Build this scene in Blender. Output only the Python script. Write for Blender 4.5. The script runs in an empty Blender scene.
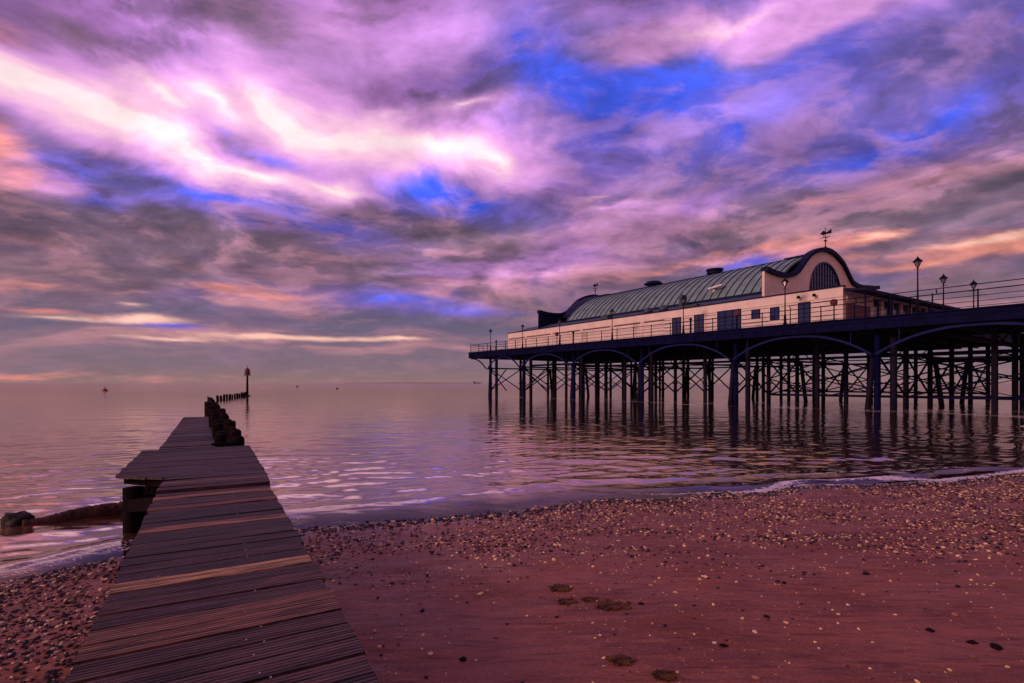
import bpy, math, random
import numpy as np
from mathutils import Vector, Matrix, noise as mnoise

random.seed(7); rng = np.random.default_rng(11)
R = math.radians
S = bpy.context.scene
COL = S.collection
F = 530.0            # focal length in pixels at 1024 wide, used to turn photo measurements into metres

def lin(c):          # 0..255 display colour to linear
    return tuple(((v/255)/12.92 if v/255 <= .04045 else ((v/255+.055)/1.055)**2.4) for v in c[:3])

# ------------------------------------------------------------------ camera
cam = bpy.data.cameras.new("camera"); cam_o = bpy.data.objects.new("camera", cam); COL.objects.link(cam_o)
cam_o.location = (0, 0, 2.0); cam_o.rotation_euler = (R(90), 0, 0)
cam.sensor_width = 36; cam.lens = F/1024*36; cam.shift_y = 41.5/1024
cam.clip_start = .05; cam.clip_end = 30000
S.camera = cam_o

# ------------------------------------------------------------------ sky
W = bpy.data.worlds.new("World"); S.world = W; W.use_nodes = True
nt = W.node_tree; nt.nodes.clear(); L = nt.links
def nd(t, **kw):
    n = nt.nodes.new(t)
    for k, v in kw.items(): setattr(n, k, v)
    return n
def put(sock, v):
    if isinstance(v, bpy.types.NodeSocket): L.new(v, sock)
    else: sock.default_value = v
def m(op, a, b=None, c=None, clamp=False):
    n = nd('ShaderNodeMath', operation=op, use_clamp=clamp); put(n.inputs[0], a)
    if b is not None: put(n.inputs[1], b)
    if c is not None: put(n.inputs[2], c)
    return n.outputs[0]
def vm(op, a, b=None):
    n = nd('ShaderNodeVectorMath', operation=op); put(n.inputs[0], a)
    if b is not None: put(n.inputs[3 if op == 'SCALE' else 1], b)
    return n.outputs[0]
def comb(x, y, z):
    n = nd('ShaderNodeCombineXYZ'); put(n.inputs[0], x); put(n.inputs[1], y); put(n.inputs[2], z); return n.outputs[0]
def nz(vec, scale, detail=4, rough=.55, dist=0, lac=2.0):
    n = nd('ShaderNodeTexNoise'); L.new(vec, n.inputs['Vector']); n.inputs['Scale'].default_value = scale
    n.inputs['Detail'].default_value = detail; n.inputs['Roughness'].default_value = rough; n.inputs['Distortion'].default_value = dist
    return n
def mix(fac, a, b, mode='MIX'):
    n = nd('ShaderNodeMix', data_type='RGBA', blend_type=mode); put(n.inputs[0], fac)
    for s, v in ((n.inputs[6], a), (n.inputs[7], b)):
        if isinstance(v, tuple): s.default_value = (*v[:3], 1)
        else: L.new(v, s)
    return n.outputs[2]
def sstep(x, lo, hi):
    n = nd('ShaderNodeMapRange', interpolation_type='SMOOTHSTEP'); put(n.inputs[0], x)
    n.inputs[1].default_value = lo; n.inputs[2].default_value = hi; return n.outputs[0]

tc = nd('ShaderNodeTexCoord'); D = vm('NORMALIZE', tc.outputs['Generated'])
sp = nd('ShaderNodeSeparateXYZ'); L.new(D, sp.inputs[0]); dx, dy, dz = sp.outputs
az = m('ARCTAN2', dx, dy); el = m('ARCSINE', dz)
# cloud ceiling coordinates: the direction carried up to a flat layer, so clouds close up towards the horizon
zz = m('ADD', m('MAXIMUM', dz, 0.0), .20)
C = comb(m('DIVIDE', dx, zz), m('MULTIPLY', m('DIVIDE', dy, zz), 1.05), 0.0)
E = comb(m('MULTIPLY', az, 1.0), m('MULTIPLY', el, 1.7), 0.0)
w0 = vm('SUBTRACT', nz(C, 1.1, 3, .5).outputs['Color'], (.5, .5, .5))
Cw = vm('ADD', C, vm('SCALE', w0, .55))                     # billowed ceiling
w1 = vm('SUBTRACT', nz(E, 3.2, 3, .5).outputs['Color'], (.5, .5, .5))
w2 = vm('SUBTRACT', nz(Cw, 2.6, 5, .55).outputs['Color'], (.5, .5, .5))
A0 = comb(az, el, 0.0)
low_att = m('MULTIPLY_ADD', sstep(el, .05, .45), .88, .12)
A = vm('ADD', A0, vm('SCALE', vm('ADD', vm('MULTIPLY', w1, (.14, .08, 0)), vm('MULTIPLY', w2, (.20, .11, 0))), low_att))
n_big = nz(Cw, .9, 6, .52).outputs[0]
n_med = nz(Cw, 2.2, 8, .58).outputs[0]
n_bod = nz(vm('ADD', Cw, (9, 3, 1)), 1.5, 8, .57).outputs[0]
puff = nz(vm('ADD', Cw, (3, 8, 2)), 3.3, 7, .58).outputs[0]
n_fin = nz(Cw, 6.5, 6, .6).outputs[0]
n_e = nz(vm('ADD', E, (4, 7, 2)), 6.0, 6, .55).outputs[0]
# relief: how much denser the cloud is here than a step towards the light, gives lit and shaded flanks
LD = (-.10, -.13, 0)
rel1 = m('SUBTRACT', n_med, nz(vm('ADD', Cw, LD), 2.2, 8, .58).outputs[0])
rel2 = m('SUBTRACT', puff, nz(vm('ADD', vm('ADD', Cw, (3, 8, 2)), (-.06, -.08, 0)), 3.3, 7, .58).outputs[0])

def field(blobs):
    acc = None
    for (px, py, rx, ry, rot, wgt) in blobs:
        a = math.atan((px-512)/F); e = math.atan((383-py)/F*math.cos(a)); ca = math.cos(a)
        q = nd('ShaderNodeMapping', vector_type='TEXTURE'); L.new(A, q.inputs[0])
        q.inputs['Location'].default_value = (a, e, 0); q.inputs['Rotation'].default_value = (0, 0, R(rot))
        q.inputs['Scale'].default_value = (rx/F*ca*1.55, ry/F*ca*1.55, 1)
        g = nd('ShaderNodeTexGradient', gradient_type='QUADRATIC_SPHERE'); L.new(q.outputs[0], g.inputs[0])
        acc = m('MULTIPLY', g.outputs['Fac'], wgt*1.6) if acc is None else m('MULTIPLY_ADD', g.outputs['Fac'], wgt*1.6, acc)
    return m('MINIMUM', acc, 1.35)
def layer(col, blobs, c, lo, hi, amp, n, top=1.0):
    f = m('MULTIPLY_ADD', m('SUBTRACT', n, .5), amp, field(blobs))
    f = sstep(f, lo, hi)
    if top != 1.0: f = m('MULTIPLY', f, top)
    return mix(f, col, lin(c))
# base by elevation
rp = nd('ShaderNodeValToRGB'); L.new(m('MULTIPLY', el, 1.25), rp.inputs[0]); cr = rp.color_ramp
cr.interpolation = 'B_SPLINE'
stops = [(0.0, (138, 106, 106)), (.03, (122, 100, 112)), (.09, (112, 92, 116)), (.2, (128, 90, 106)), (.35, (118, 84, 116)), (.6, (118, 88, 146)), (1.0, (120, 100, 170))]
cr.elements[0].position, cr.elements[0].color = stops[0][0], (*lin(stops[0][1]), 1)
cr.elements[1].position, cr.elements[1].color = stops[-1][0], (*lin(stops[-1][1]), 1)
for p_, c_ in stops[1:-1]:
    e_ = cr.elements.new(p_); e_.color = (*lin(c_), 1)
sky = rp.outputs[0]
def warm(lo, hi): return mix(sstep(el, .10, .55), lin(lo), lin(hi))
def mixs(f, a, b_):
    n = nd('ShaderNodeMix', data_type='RGBA'); put(n.inputs[0], f); L.new(a, n.inputs[6]); L.new(b_, n.inputs[7]); return n.outputs[2]
# generic broken cloud everywhere: blue-violet air, pink lit edges, grey-brown bodies
up = sstep(el, .05, .26)
sky = mix(m('MULTIPLY', sstep(n_big, .46, .62), m('MULTIPLY', up, .55)), sky, lin((112, 98, 192)))
sky = mixs(m('MULTIPLY', sstep(n_med, .48, .62), m('MULTIPLY_ADD', up, .5, .1)), sky, warm((190, 126, 132), (190, 130, 190)))
sky = mix(m('MULTIPLY', sstep(n_bod, .50, .62), m('MULTIPLY', up, .65)), sky, lin((94, 80, 112)))
st = nz(vm('ADD', comb(m('MULTIPLY', az, 2.2), m('MULTIPLY', el, 15.0), 3.0), vm('MULTIPLY', w1, (1.5, 1.5, 0))), 1.6, 5, .52).outputs[0]
lowm = m('MULTIPLY', sstep(el, .02, .09), m('SUBTRACT', 1.0, sstep(el, .22, .42)))
sky = mix(m('MULTIPLY', sstep(st, .52, .68), m('MULTIPLY', lowm, .55)), sky, lin((218, 146, 148)))
sky = mix(m('MULTIPLY', sstep(m('SUBTRACT', 1.0, st), .50, .64), m('MULTIPLY', lowm, .65)), sky, lin((88, 84, 112)))
# rosy thin cloud high up
sky = layer(sky, [(300, 30, 260, 90, 0, .9), (480, 60, 160, 90, 0, .7), (150, 60, 170, 70, -15, .8), (560, 150, 130, 60, -20, .8), (640, 30, 90, 40, 0, .6), (850, 0, 260, 34, 0, .9), (60, 180, 110, 50, 0, .6), (960, 120, 120, 30, 10, .35), (560, 255, 160, 40, 0, .45), (420, 270, 200, 30, 0, .4), (700, 200, 130, 26, 12, .45)],
            (184, 124, 198), .1, 1.0, .9, n_e, .92)
# grey-brown cloud bodies
sky = layer(sky, [(140, 238, 320, 50, 0, .95), (430, 236, 200, 38, -4, .8), (260, 14, 130, 40, -10, .6), (60, 12, 70, 26, 0, .6), (860, 160, 230, 34, 12, .8), (930, 215, 160, 36, 6, .95), (700, 160, 120, 26, 10, .7), (990, 70, 110, 24, 20, .8), (590, 25, 90, 34, -20, .6), (760, 232, 110, 14, 4, .6), (980, 285, 120, 24, 0, .8), (580, 200, 100, 22, 0, .4), (60, 270, 150, 12, 0, .6), (620, 128, 60, 26, 10, .6), (545, 130, 40, 34, -30, .6), (780, 60, 80, 12, 20, .5), (840, 40, 100, 12, 15, .5)],
            (110, 84, 98), .1, .95, 1.2, n_med, .84)
blue = [(50, 114, 100, 18, -14, 1.0), (150, 150, 80, 16, -25, 1.0), (225, 132, 70, 12, -14, .7), (290, 156, 70, 10, -12, .8), (250, 207, 150, 16, -10, .8), (400, 182, 90, 18, -14, 1.2), (475, 203, 60, 13, -4, 1.0), (560, 75, 100, 46, -10, .85), (640, 95, 110, 36, 22, .95), (700, 60, 120, 40, 10, .9), (780, 95, 150, 34, 20, .8), (930, 115, 150, 26, 10, .6), (880, 145, 110, 20, 0, .5), (520, 20, 50, 40, 0, .5), (395, 300, 70, 9, 0, .7), (470, 312, 60, 6, 0, .5), (100, 180, 80, 12, -10, .5), (760, 262, 90, 8, 6, .5), (1000, 30, 50, 20, 0, .4), (170, 326, 40, 4, 0, .6), (95, 205, 30, 8, 0, .6)]
sky = layer(sky, [(b_[0], b_[1], b_[2]*1.3, b_[3]*1.5, b_[4], b_[5]) for b_ in blue], (108, 92, 188), .0, .85, .9, n_bod, .85)
sky = layer(sky, blue, (58, 88, 232), .25, 1.35, 1.3, n_med, .92)
# broken puffs drifting over everything
pm = m('MULTIPLY', sstep(puff, .50, .60), m('MULTIPLY_ADD', up, .42, .03))
sky = mixs(pm, sky, warm((190, 128, 134), (172, 122, 182)))
sky = mix(m('MULTIPLY', sstep(m('SUBTRACT', 1.0, puff), .52, .62), m('MULTIPLY_ADD', up, .50, .03)), sky, lin((88, 74, 98)))
# pink to white lit bank: one broad diagonal band split by a slit
bank = [(0, 74, 90, 36, -18, 1.2), (70, 96, 80, 30, -20, 1.2), (130, 120, 70, 28, -28, 1.1), (185, 148, 60, 20, -28, 1.1), (250, 176, 70, 14, -10, 1.05), (320, 182, 50, 12, 0, .95), (150, 85, 70, 26, -20, .9), (215, 95, 60, 26, -25, .9), (285, 108, 70, 34, -35, 1.05), (340, 130, 80, 28, -14, 1.1), (420, 150, 100, 24, -8, 1.0), (485, 172, 50, 18, -20, .75), (470, 108, 50, 16, 0, .5), (390, 108, 60, 20, 0, .5), (530, 140, 50, 44, -20, .45), (20, 165, 40, 30, 0, .5), (60, 195, 30, 8, 0, .5), (640, 35, 50, 18, 10, .6), (730, 8, 170, 18, 0, .9), (860, 2, 130, 16, 0, .75), (340, 20, 90, 34, 0, .5), (620, 202, 40, 7, 0, .6), (500, 275, 70, 8, 0, .4)]
sky = layer(sky, [(b_[0], b_[1], b_[2]*1.2, b_[3]*1.25, b_[4], b_[5]) for b_ in bank], (216, 150, 216), .15, 1.1, 1.0, n_e, .95)
nb2 = nz(vm('ADD', C, (7, 1, 4)), 3.0, 7, .6).outputs[0]
sky = layer(sky, [(b_[0], b_[1], b_[2]*.95, b_[3]*.9, b_[4], b_[5]) for b_ in bank[:14]] + [(730, 6, 130, 9, 0, .6)], (252, 196, 224), .25, 1.2, 1.3, nb2, .95)
sky = layer(sky, [(b_[0], b_[1], b_[2]*.75, b_[3]*.6, b_[4], b_[5]) for b_ in bank[:13]], (255, 232, 232), .45, 1.5, 1.6, nb2, .92)
# sunset orange, mostly low on both sides
sky = layer(sky, [(865, 238, 90, 12, 4, 1.0), (1015, 243, 100, 12, -4, 1.3), (930, 264, 130, 9, 0, .7), (830, 262, 90, 12, 0, .6), (0, 150, 60, 50, 0, 1.0), (0, 15, 60, 40, 0, .5), (60, 220, 90, 16, 0, .35), (30, 285, 90, 14, 0, .6), (225, 288, 60, 10, 0, .6), (280, 297, 70, 8, 0, .5), (400, 290, 110, 10, 0, .4), (640, 275, 140, 12, 5, .4), (820, 200, 120, 10, 5, .35), (50, 312, 90, 8, 0, .7), (0, 378, 300, 10, 0, .55), (740, 252, 90, 10, 6, .5), (490, 347, 90, 5, 0, .45)],
            (236, 142, 122), .3, 1.25, 1.5, puff, .80)
sky = layer(sky, [(1010, 240, 80, 7, -3, 1.1), (870, 236, 50, 6, 3, .7), (150, 320, 55, 7, 0, 1.2), (60, 318, 60, 4, 0, .7), (290, 337, 130, 4.6, 0, 1.1), (170, 339, 80, 4, 0, .8), (400, 339, 50, 3, 0, .7), (130, 304, 24, 5, 0, .7), (590, 190, 30, 5, 0, .5)],
            (255, 196, 176), .2, 1.5, 1.0, n_fin, .85)
# modelling
det = m('MULTIPLY_ADD', m('SUBTRACT', n_fin, .5), .75, 1.0)
det = m('MULTIPLY', det, m('MULTIPLY_ADD', rel1, 2.2, 1.0))
det = m('MULTIPLY', det, m('MULTIPLY_ADD', rel2, 1.7, 1.0))
inb = sstep(field([(b_[0], b_[1], b_[2]*1.1, b_[3]*1.1, b_[4], b_[5]) for b_ in bank[:13]]), .1, 1.0)
det = m('ADD', m('MULTIPLY', m('SUBTRACT', det, 1.0), m('MULTIPLY', m('MULTIPLY_ADD', up, .95, .15), m('MULTIPLY_ADD', inb, -.6, 1.0))), 1.12)
sky = mix(1.0, sky, comb(det, det, det), 'MULTIPLY')
# the unseen half of the sky, behind the camera: glow round the low sun
bk = m('MULTIPLY', sstep(m('MULTIPLY', dy, -1.0), .1, .8), .6)
sky = mix(bk, sky, lin((228, 150, 128)))
nis = nd('ShaderNodeTexSky', sky_type='NISHITA', sun_disc=False); nis.sun_elevation = R(23); nis.sun_rotation = R(242)
skyN = mix(1.0, sky, vm('SCALE', nis.outputs[0], .004), 'ADD')
down = sstep(dz, -.02, 0.0)
skyN = mix(down, lin((70, 46, 52)), skyN)
bg = nd('ShaderNodeBackground'); L.new(skyN, bg.inputs[0]); bg.inputs[1].default_value = 1.0
out = nd('ShaderNodeOutputWorld'); L.new(bg.outputs[0], out.inputs[0])
W.cycles.sampling_method = 'MANUAL'; W.cycles.sample_map_resolution = 512

# ------------------------------------------------------------------ sun: low, warm, behind the photographer's left shoulder
sl = bpy.data.lights.new("sun", 'SUN'); so = bpy.data.objects.new("sun", sl); COL.objects.link(so)
sl.energy = 1.75; sl.angle = R(12); sl.color = (1, .58, .50)
to_sun = Vector((-math.sin(R(62))*math.cos(R(23)), -math.cos(R(62))*math.cos(R(23)), math.sin(R(23))))
so.rotation_euler = to_sun.to_track_quat('Z', 'Y').to_euler(); so.location = (-20, -10, 30)

S.view_settings.view_transform = 'Standard'; S.view_settings.look = 'None'
S.view_settings.exposure = 0; S.view_settings.gamma = 1; S.view_settings.use_curve_mapping = False
S.cycles.max_bounces = 6; S.cycles.transparent_max_bounces = 8; S.cycles.use_denoising = True

# ------------------------------------------------------------------ materials
def mat(name, col, rough=.6, metal=0, spec=.5, var=0, scale=3, bump=0, bscale=20, col2=None, stretch=(1, 1, 1), attr=None):
    M = bpy.data.materials.new(name); M.use_nodes = True; t = M.node_tree; b = t.nodes['Principled BSDF']
    b.inputs['Roughness'].default_value = rough; b.inputs['Metallic'].default_value = metal
    b.inputs['Specular IOR Level'].default_value = spec; b.inputs['Base Color'].default_value = (*col, 1)
    co = t.nodes.new('ShaderNodeTexCoord'); mp = t.nodes.new('ShaderNodeMapping'); t.links.new(co.outputs['Object'], mp.inputs[0])
    mp.inputs['Scale'].default_value = stretch
    c2 = col2 or tuple(v*(1-var) for v in col)
    n = t.nodes.new('ShaderNodeTexNoise'); n.inputs['Scale'].default_value = scale; n.inputs['Detail'].default_value = 6; n.inputs['Roughness'].default_value = .65
    t.links.new(mp.outputs[0], n.inputs['Vector'])
    mr = t.nodes.new('ShaderNodeMapRange'); mr.inputs[1].default_value = .38; mr.inputs[2].default_value = .62; t.links.new(n.outputs[0], mr.inputs[0])
    mx = t.nodes.new('ShaderNodeMix'); mx.data_type = 'RGBA'; t.links.new(mr.outputs[0], mx.inputs[0])
    mx.inputs[6].default_value = (*c2, 1); mx.inputs[7].default_value = (*col, 1)
    last = mx.outputs[2]
    if attr:
        a = t.nodes.new('ShaderNodeAttribute'); a.attribute_name = attr
        m2 = t.nodes.new('ShaderNodeMix'); m2.data_type = 'RGBA'; m2.blend_type = 'MULTIPLY'; m2.inputs[0].default_value = 1
        t.links.new(last, m2.inputs[6]); t.links.new(a.outputs['Color'], m2.inputs[7]); last = m2.outputs[2]
    t.links.new(last, b.inputs['Base Color'])
    if bump:
        n2 = t.nodes.new('ShaderNodeTexNoise'); n2.inputs['Scale'].default_value = bscale; n2.inputs['Detail'].default_value = 5
        t.links.new(mp.outputs[0], n2.inputs['Vector'])
        bp = t.nodes.new('ShaderNodeBump'); bp.inputs['Strength'].default_value = 1; bp.inputs['Distance'].default_value = bump
        t.links.new(n2.outputs[0], bp.inputs['Height']); t.links.new(bp.outputs[0], b.inputs['Normal'])
    return M
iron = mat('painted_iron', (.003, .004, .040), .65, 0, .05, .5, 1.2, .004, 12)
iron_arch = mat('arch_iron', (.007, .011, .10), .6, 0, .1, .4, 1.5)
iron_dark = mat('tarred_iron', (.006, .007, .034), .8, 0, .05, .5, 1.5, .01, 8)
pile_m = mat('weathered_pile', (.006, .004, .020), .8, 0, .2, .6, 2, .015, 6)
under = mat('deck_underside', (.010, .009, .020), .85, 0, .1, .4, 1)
deck_top = mat('pier_boards', (.10, .08, .075), .8, 0, .3, .4, 2, stretch=(1, 8, 1))
wall_m = mat('painted_render', (.78, .66, .57), .75, 0, .3, .16, .8, .002, 10)
trim_m = mat('cream_trim', (.74, .6, .5), .7, 0, .3, .12, 1)
roof_m = mat('lead_grey_roof', (.18, .28, .265), .6, .0, .5, .35, .7, .01, 4)
roof_dk = mat('dark_blue_roof_trim', (.007, .011, .050), .6, 0, .1, .4, 1)
slate_m = mat('flat_roof_felt', (.045, .07, .10), .6, 0, .4, .4, 1)
line_m = mat('dark_joint_paint', (.10, .06, .07), .8, 0, .2, .3, 2)
glass_m = mat('window_glass', (.012, .022, .11), .12, 0, .8, .5, 1)
door_m = mat('navy_door_paint', (.018, .022, .09), .4, 0, .5, .4, 2)
lampglass = mat('lantern_glass', (.20, .19, .24), .2, 0, .6, .2, 4)
black_m = mat('black_paint', (.005, .005, .010), .6, 0, .1, .4, 4)
white_m = mat('white_paint', (.75, .7, .7), .6, 0, .4, .15, 3)
signred = mat('oxblood_panel', (.13, .02, .025), .5, 0, .4, .3, 2)
red_m = mat('faded_red_paint', (.11, .012, .02), .55, 0, .4, .4, 3)
buoy_m = mat('red_buoy_paint', (.25, .02, .02), .5, 0, .4, .3, 3)
timber = mat('wet_dark_timber', (.012, .006, .008), .85, 0, .04, .6, 2.5, .02, 9, stretch=(1, 1, .35))
timber_b = mat('grooved_deck_boards', (.092, .058, .047), .50, 0, .30, .88, 5.0, .003, 70, stretch=(.45, 5.0, 1), attr='tint')
screw_m = mat('zinc_screw', (.45, .42, .42), .35, .8, .5, .2, 5)
rock_m = mat('dark_wet_rock', (.020, .014, .018), .6, 0, .2, .6, 4, .03, 7)
weed_m = mat('brown_bladder_weed', (.13, .052, .012), .6, 0, .2, .85, 14)
hump_m = mat('weedy_hump', (.055, .022, .016), .7, 0, .2, .65, 5, .05, 12)
peb_m = mat('pebbles', (.8, .8, .8), .55, 0, .25, .25, 60, attr='tint')
boat_m = mat('ship_hull', (.05, .045, .06), .6, 0, .4, .3, 1)

# ------------------------------------------------------------------ mesh helpers
class MB:
    def __init__(s): s.v = []; s.f = []; s.mi = []; s.cm = 0
    def add(s, vs, fs):
        o = len(s.v); s.v += [tuple(v) for v in vs]; s.f += [tuple(i+o for i in f) for f in fs]; s.mi += [s.cm]*len(fs); return s
    def box(s, x0, x1, y0, y1, z0, z1):
        return s.add([(x0,y0,z0),(x1,y0,z0),(x1,y1,z0),(x0,y1,z0),(x0,y0,z1),(x1,y0,z1),(x1,y1,z1),(x0,y1,z1)],
                     [(0,3,2,1),(4,5,6,7),(0,1,5,4),(1,2,6,5),(2,3,7,6),(3,0,4,7)])
    def bar(s, p, q, w, h=None):
        h = h or w; p = Vector(p); q = Vector(q); d = (q-p).normalized()
        a = Vector((0,0,1)) if abs(d.z) < .95 else Vector((1,0,0)); sx = d.cross(a).normalized(); sy = sx.cross(d).normalized()
        vs = [b+sx*i*w/2+sy*j*h/2 for b in (p, q) for i, j in ((-1,-1),(1,-1),(1,1),(-1,1))]
        return s.add(vs, [(0,1,2,3),(7,6,5,4),(0,4,5,1),(1,5,6,2),(2,6,7,3),(3,7,4,0)])
    def tube(s, pts, r, n=8, cap=True):
        pts = [Vector(p) for p in pts]; rs = r if isinstance(r, (list, tuple)) else [r]*len(pts); vs = []; fs = []
        for i, p in enumerate(pts):
            d = (pts[min(i+1, len(pts)-1)]-pts[max(i-1, 0)]).normalized(); a = Vector((0,0,1)) if abs(d.z) < .9 else Vector((1,0,0))
            sx = d.cross(a).normalized(); sy = sx.cross(d)
            vs += [p+(sx*math.cos(2*math.pi*k/n)+sy*math.sin(2*math.pi*k/n))*rs[i] for k in range(n)]
        for i in range(len(pts)-1):
            fs += [(i*n+k, i*n+(k+1)%n, (i+1)*n+(k+1)%n, (i+1)*n+k) for k in range(n)]
        if cap: fs += [tuple(range(n))[::-1], tuple((len(pts)-1)*n+k for k in range(n))]
        return s.add(vs, fs)
    def lathe(s, prof, n=12, c=(0,0)):
        vs = [(c[0]+r*math.cos(2*math.pi*k/n), c[1]+r*math.sin(2*math.pi*k/n), z) for r, z in prof for k in range(n)]; fs = []
        for i in range(len(prof)-1): fs += [(i*n+k, i*n+(k+1)%n, (i+1)*n+(k+1)%n, (i+1)*n+k) for k in range(n)]
        fs += [tuple(range(n))[::-1], tuple((len(prof)-1)*n+k for k in range(n))]
        return s.add(vs, fs)
    def prism(s, poly, a, b, axis='x'):     # poly of 2-D points extruded between a and b along an axis
        f = {'x': lambda t, p: (t, p[0], p[1]), 'y': lambda t, p: (p[0], t, p[1]), 'z': lambda t, p: (p[0], p[1], t)}[axis]
        n = len(poly); vs = [f(a, p) for p in poly]+[f(b, p) for p in poly]
        return s.add(vs, [tuple(range(n))[::-1], tuple(range(n, 2*n))]+[(i, (i+1)%n, n+(i+1)%n, n+i) for i in range(n)])
    def strip(s, A_, B_, a, b, axis='x'):   # ribbon between two equal length curves, extruded (band with thickness)
        for i in range(len(A_)-1): s.prism([A_[i], A_[i+1], B_[i+1], B_[i]], a, b, axis)
        return s
    def build(s, name, mats, parent=None, smooth=False, tint=None):
        me = bpy.data.meshes.new(name); me.from_pydata(s.v, [], s.f); 
        for mm in (mats if isinstance(mats, (list, tuple)) else [mats]): me.materials.append(mm)
        me.polygons.foreach_set('material_index', s.mi)
        if smooth: me.polygons.foreach_set('use_smooth', [True]*len(s.f))
        if tint is not None:
            ca = me.color_attributes.new('tint', 'FLOAT_COLOR', 'POINT'); ca.data.foreach_set('color', np.array(tint, dtype=np.float32).ravel())
        me.update(); fix(me)
        o = bpy.data.objects.new(name, me); COL.objects.link(o); o.parent = parent; return o
import bmesh
def fix(me):
    b = bmesh.new(); b.from_mesh(me); bmesh.ops.recalc_face_normals(b, faces=b.faces); b.to_mesh(me); b.free()
def tag(o, label, cat, group=None):
    o['label'] = label; o['category'] = cat
    if group: o['group'] = group
    return o
def empty(name, loc, rz, label, cat, group=None):
    o = bpy.data.objects.new(name, None); COL.objects.link(o); o.location = loc; o.rotation_euler = (0, 0, rz); o.empty_display_size = .3
    return tag(o, label, cat, group)
def copy_tree(o, parent=None):
    c = o.copy(); COL.objects.link(c); c.parent = parent
    for ch in list(o.children): copy_tree(ch, c)
    return c
def np_mesh(name, V, Fq, mats, smooth=True, attrs=None):
    me = bpy.data.meshes.new(name); k = Fq.shape[1]
    me.vertices.add(len(V)); me.vertices.foreach_set('co', V.astype(np.float32).ravel())
    me.loops.add(Fq.size); me.loops.foreach_set('vertex_index', Fq.astype(np.int32).ravel())
    me.polygons.add(len(Fq)); me.polygons.foreach_set('loop_start', np.arange(0, Fq.size, k, dtype=np.int32))
    me.polygons.foreach_set('loop_total', np.full(len(Fq), k, dtype=np.int32))
    me.polygons.foreach_set('use_smooth', np.full(len(Fq), smooth))
    for n_, a in (attrs or {}).items():
        ca = me.color_attributes.new(n_, 'FLOAT_COLOR', 'POINT'); ca.data.foreach_set('color', a.astype(np.float32).ravel())
    for mm in mats: me.materials.append(mm)
    me.update(calc_edges=True); me.validate()
    o = bpy.data.objects.new(name, me); COL.objects.link(o); return o

# ------------------------------------------------------------------ value noise in numpy
_perm = rng.random((256, 256))
def vnoise(x, y):
    xi = np.floor(x).astype(int); yi = np.floor(y).astype(int); fx = x-xi; fy = y-yi
    fx = fx*fx*(3-2*fx); fy = fy*fy*(3-2*fy); g = lambda a, b: _perm[a & 255, b & 255]
    return (g(xi, yi)*(1-fx)+g(xi+1, yi)*fx)*(1-fy)+(g(xi, yi+1)*(1-fx)+g(xi+1, yi+1)*fx)*fy
def fbm(x, y, o=4):
    r = 0; a = .5; 
    for i in range(o): r = r+a*(vnoise(x*2**i+17*i, y*2**i+5*i)-.5); a *= .55
    return r

# ------------------------------------------------------------------ beach and sea bed
SX = np.array([-60, -14, -8, -5.4, -4.9, -4.2, -2.8, -1.6, .63, 3.5, 6.1, 10.9, 25, 60, 200])
SY = np.array([-26, -1.5, 2.4, 4.8, 5.7, 6.4, 7.3, 7.75, 8.45, 9.6, 10.3, 11.3, 13.6, 19, 40])
def shore(x): return np.interp(x, SX, SY)+.12*np.sin(x*1.3)+.10*np.sin(x*.61+1)+.22*(vnoise(x*1.7, x*0+3)-.5)
def ground(x, y):
    d = shore(x)-y
    land = .030*d+.020*np.clip(d, 0, 5)+.035*np.exp(-((d-.55)/.35)**2)-.02*np.exp(-((d-2.2)/.6)**2)
    land = np.where(d > 14, .42+.02*14+(d-14)*.01, land)
    sea = np.maximum(.065*d, -2.5)
    z = np.where(d > 0, land, sea)
    near = (np.abs(x) < 40) & (np.abs(y) < 40)
    z = z+np.where(near, .035*fbm(x*.9, y*.9)+.012*fbm(x*5, y*5, 3)*np.clip(1.2-d*.12, .3, 1), 0)
    return z
def axis_pts(lo, hi, step, far, neg_far):
    mid = list(np.arange(lo, hi, step)); a = []; s_ = step; p_ = mid[-1]
    while p_ < far: s_ *= 1.25; p_ += s_; a.append(p_)
    b = []; s_ = step; p_ = mid[0]
    while p_ > neg_far: s_ *= 1.25; p_ -= s_; b.append(p_)
    return np.array(b[::-1]+mid+a)
xs = axis_pts(-8, 13, .05, 12000, -12000); ys = axis_pts(1.0, 13.5, .05, 12000, -3000)
X, Y = np.meshgrid(xs, ys); Z = ground(X, Y)
nx, ny = len(xs), len(ys); idx = np.arange(nx*ny).reshape(ny, nx)
Q = np.stack([idx[:-1, :-1], idx[:-1, 1:], idx[1:, 1:], idx[1:, :-1]], -1).reshape(-1, 4)
dd = (shore(X)-Y).ravel()
wet = np.clip(1-(dd-.1)/3.5, 0, 1)
att = np.stack([wet, dd, np.zeros_like(wet), np.ones_like(wet)], -1)

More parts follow.
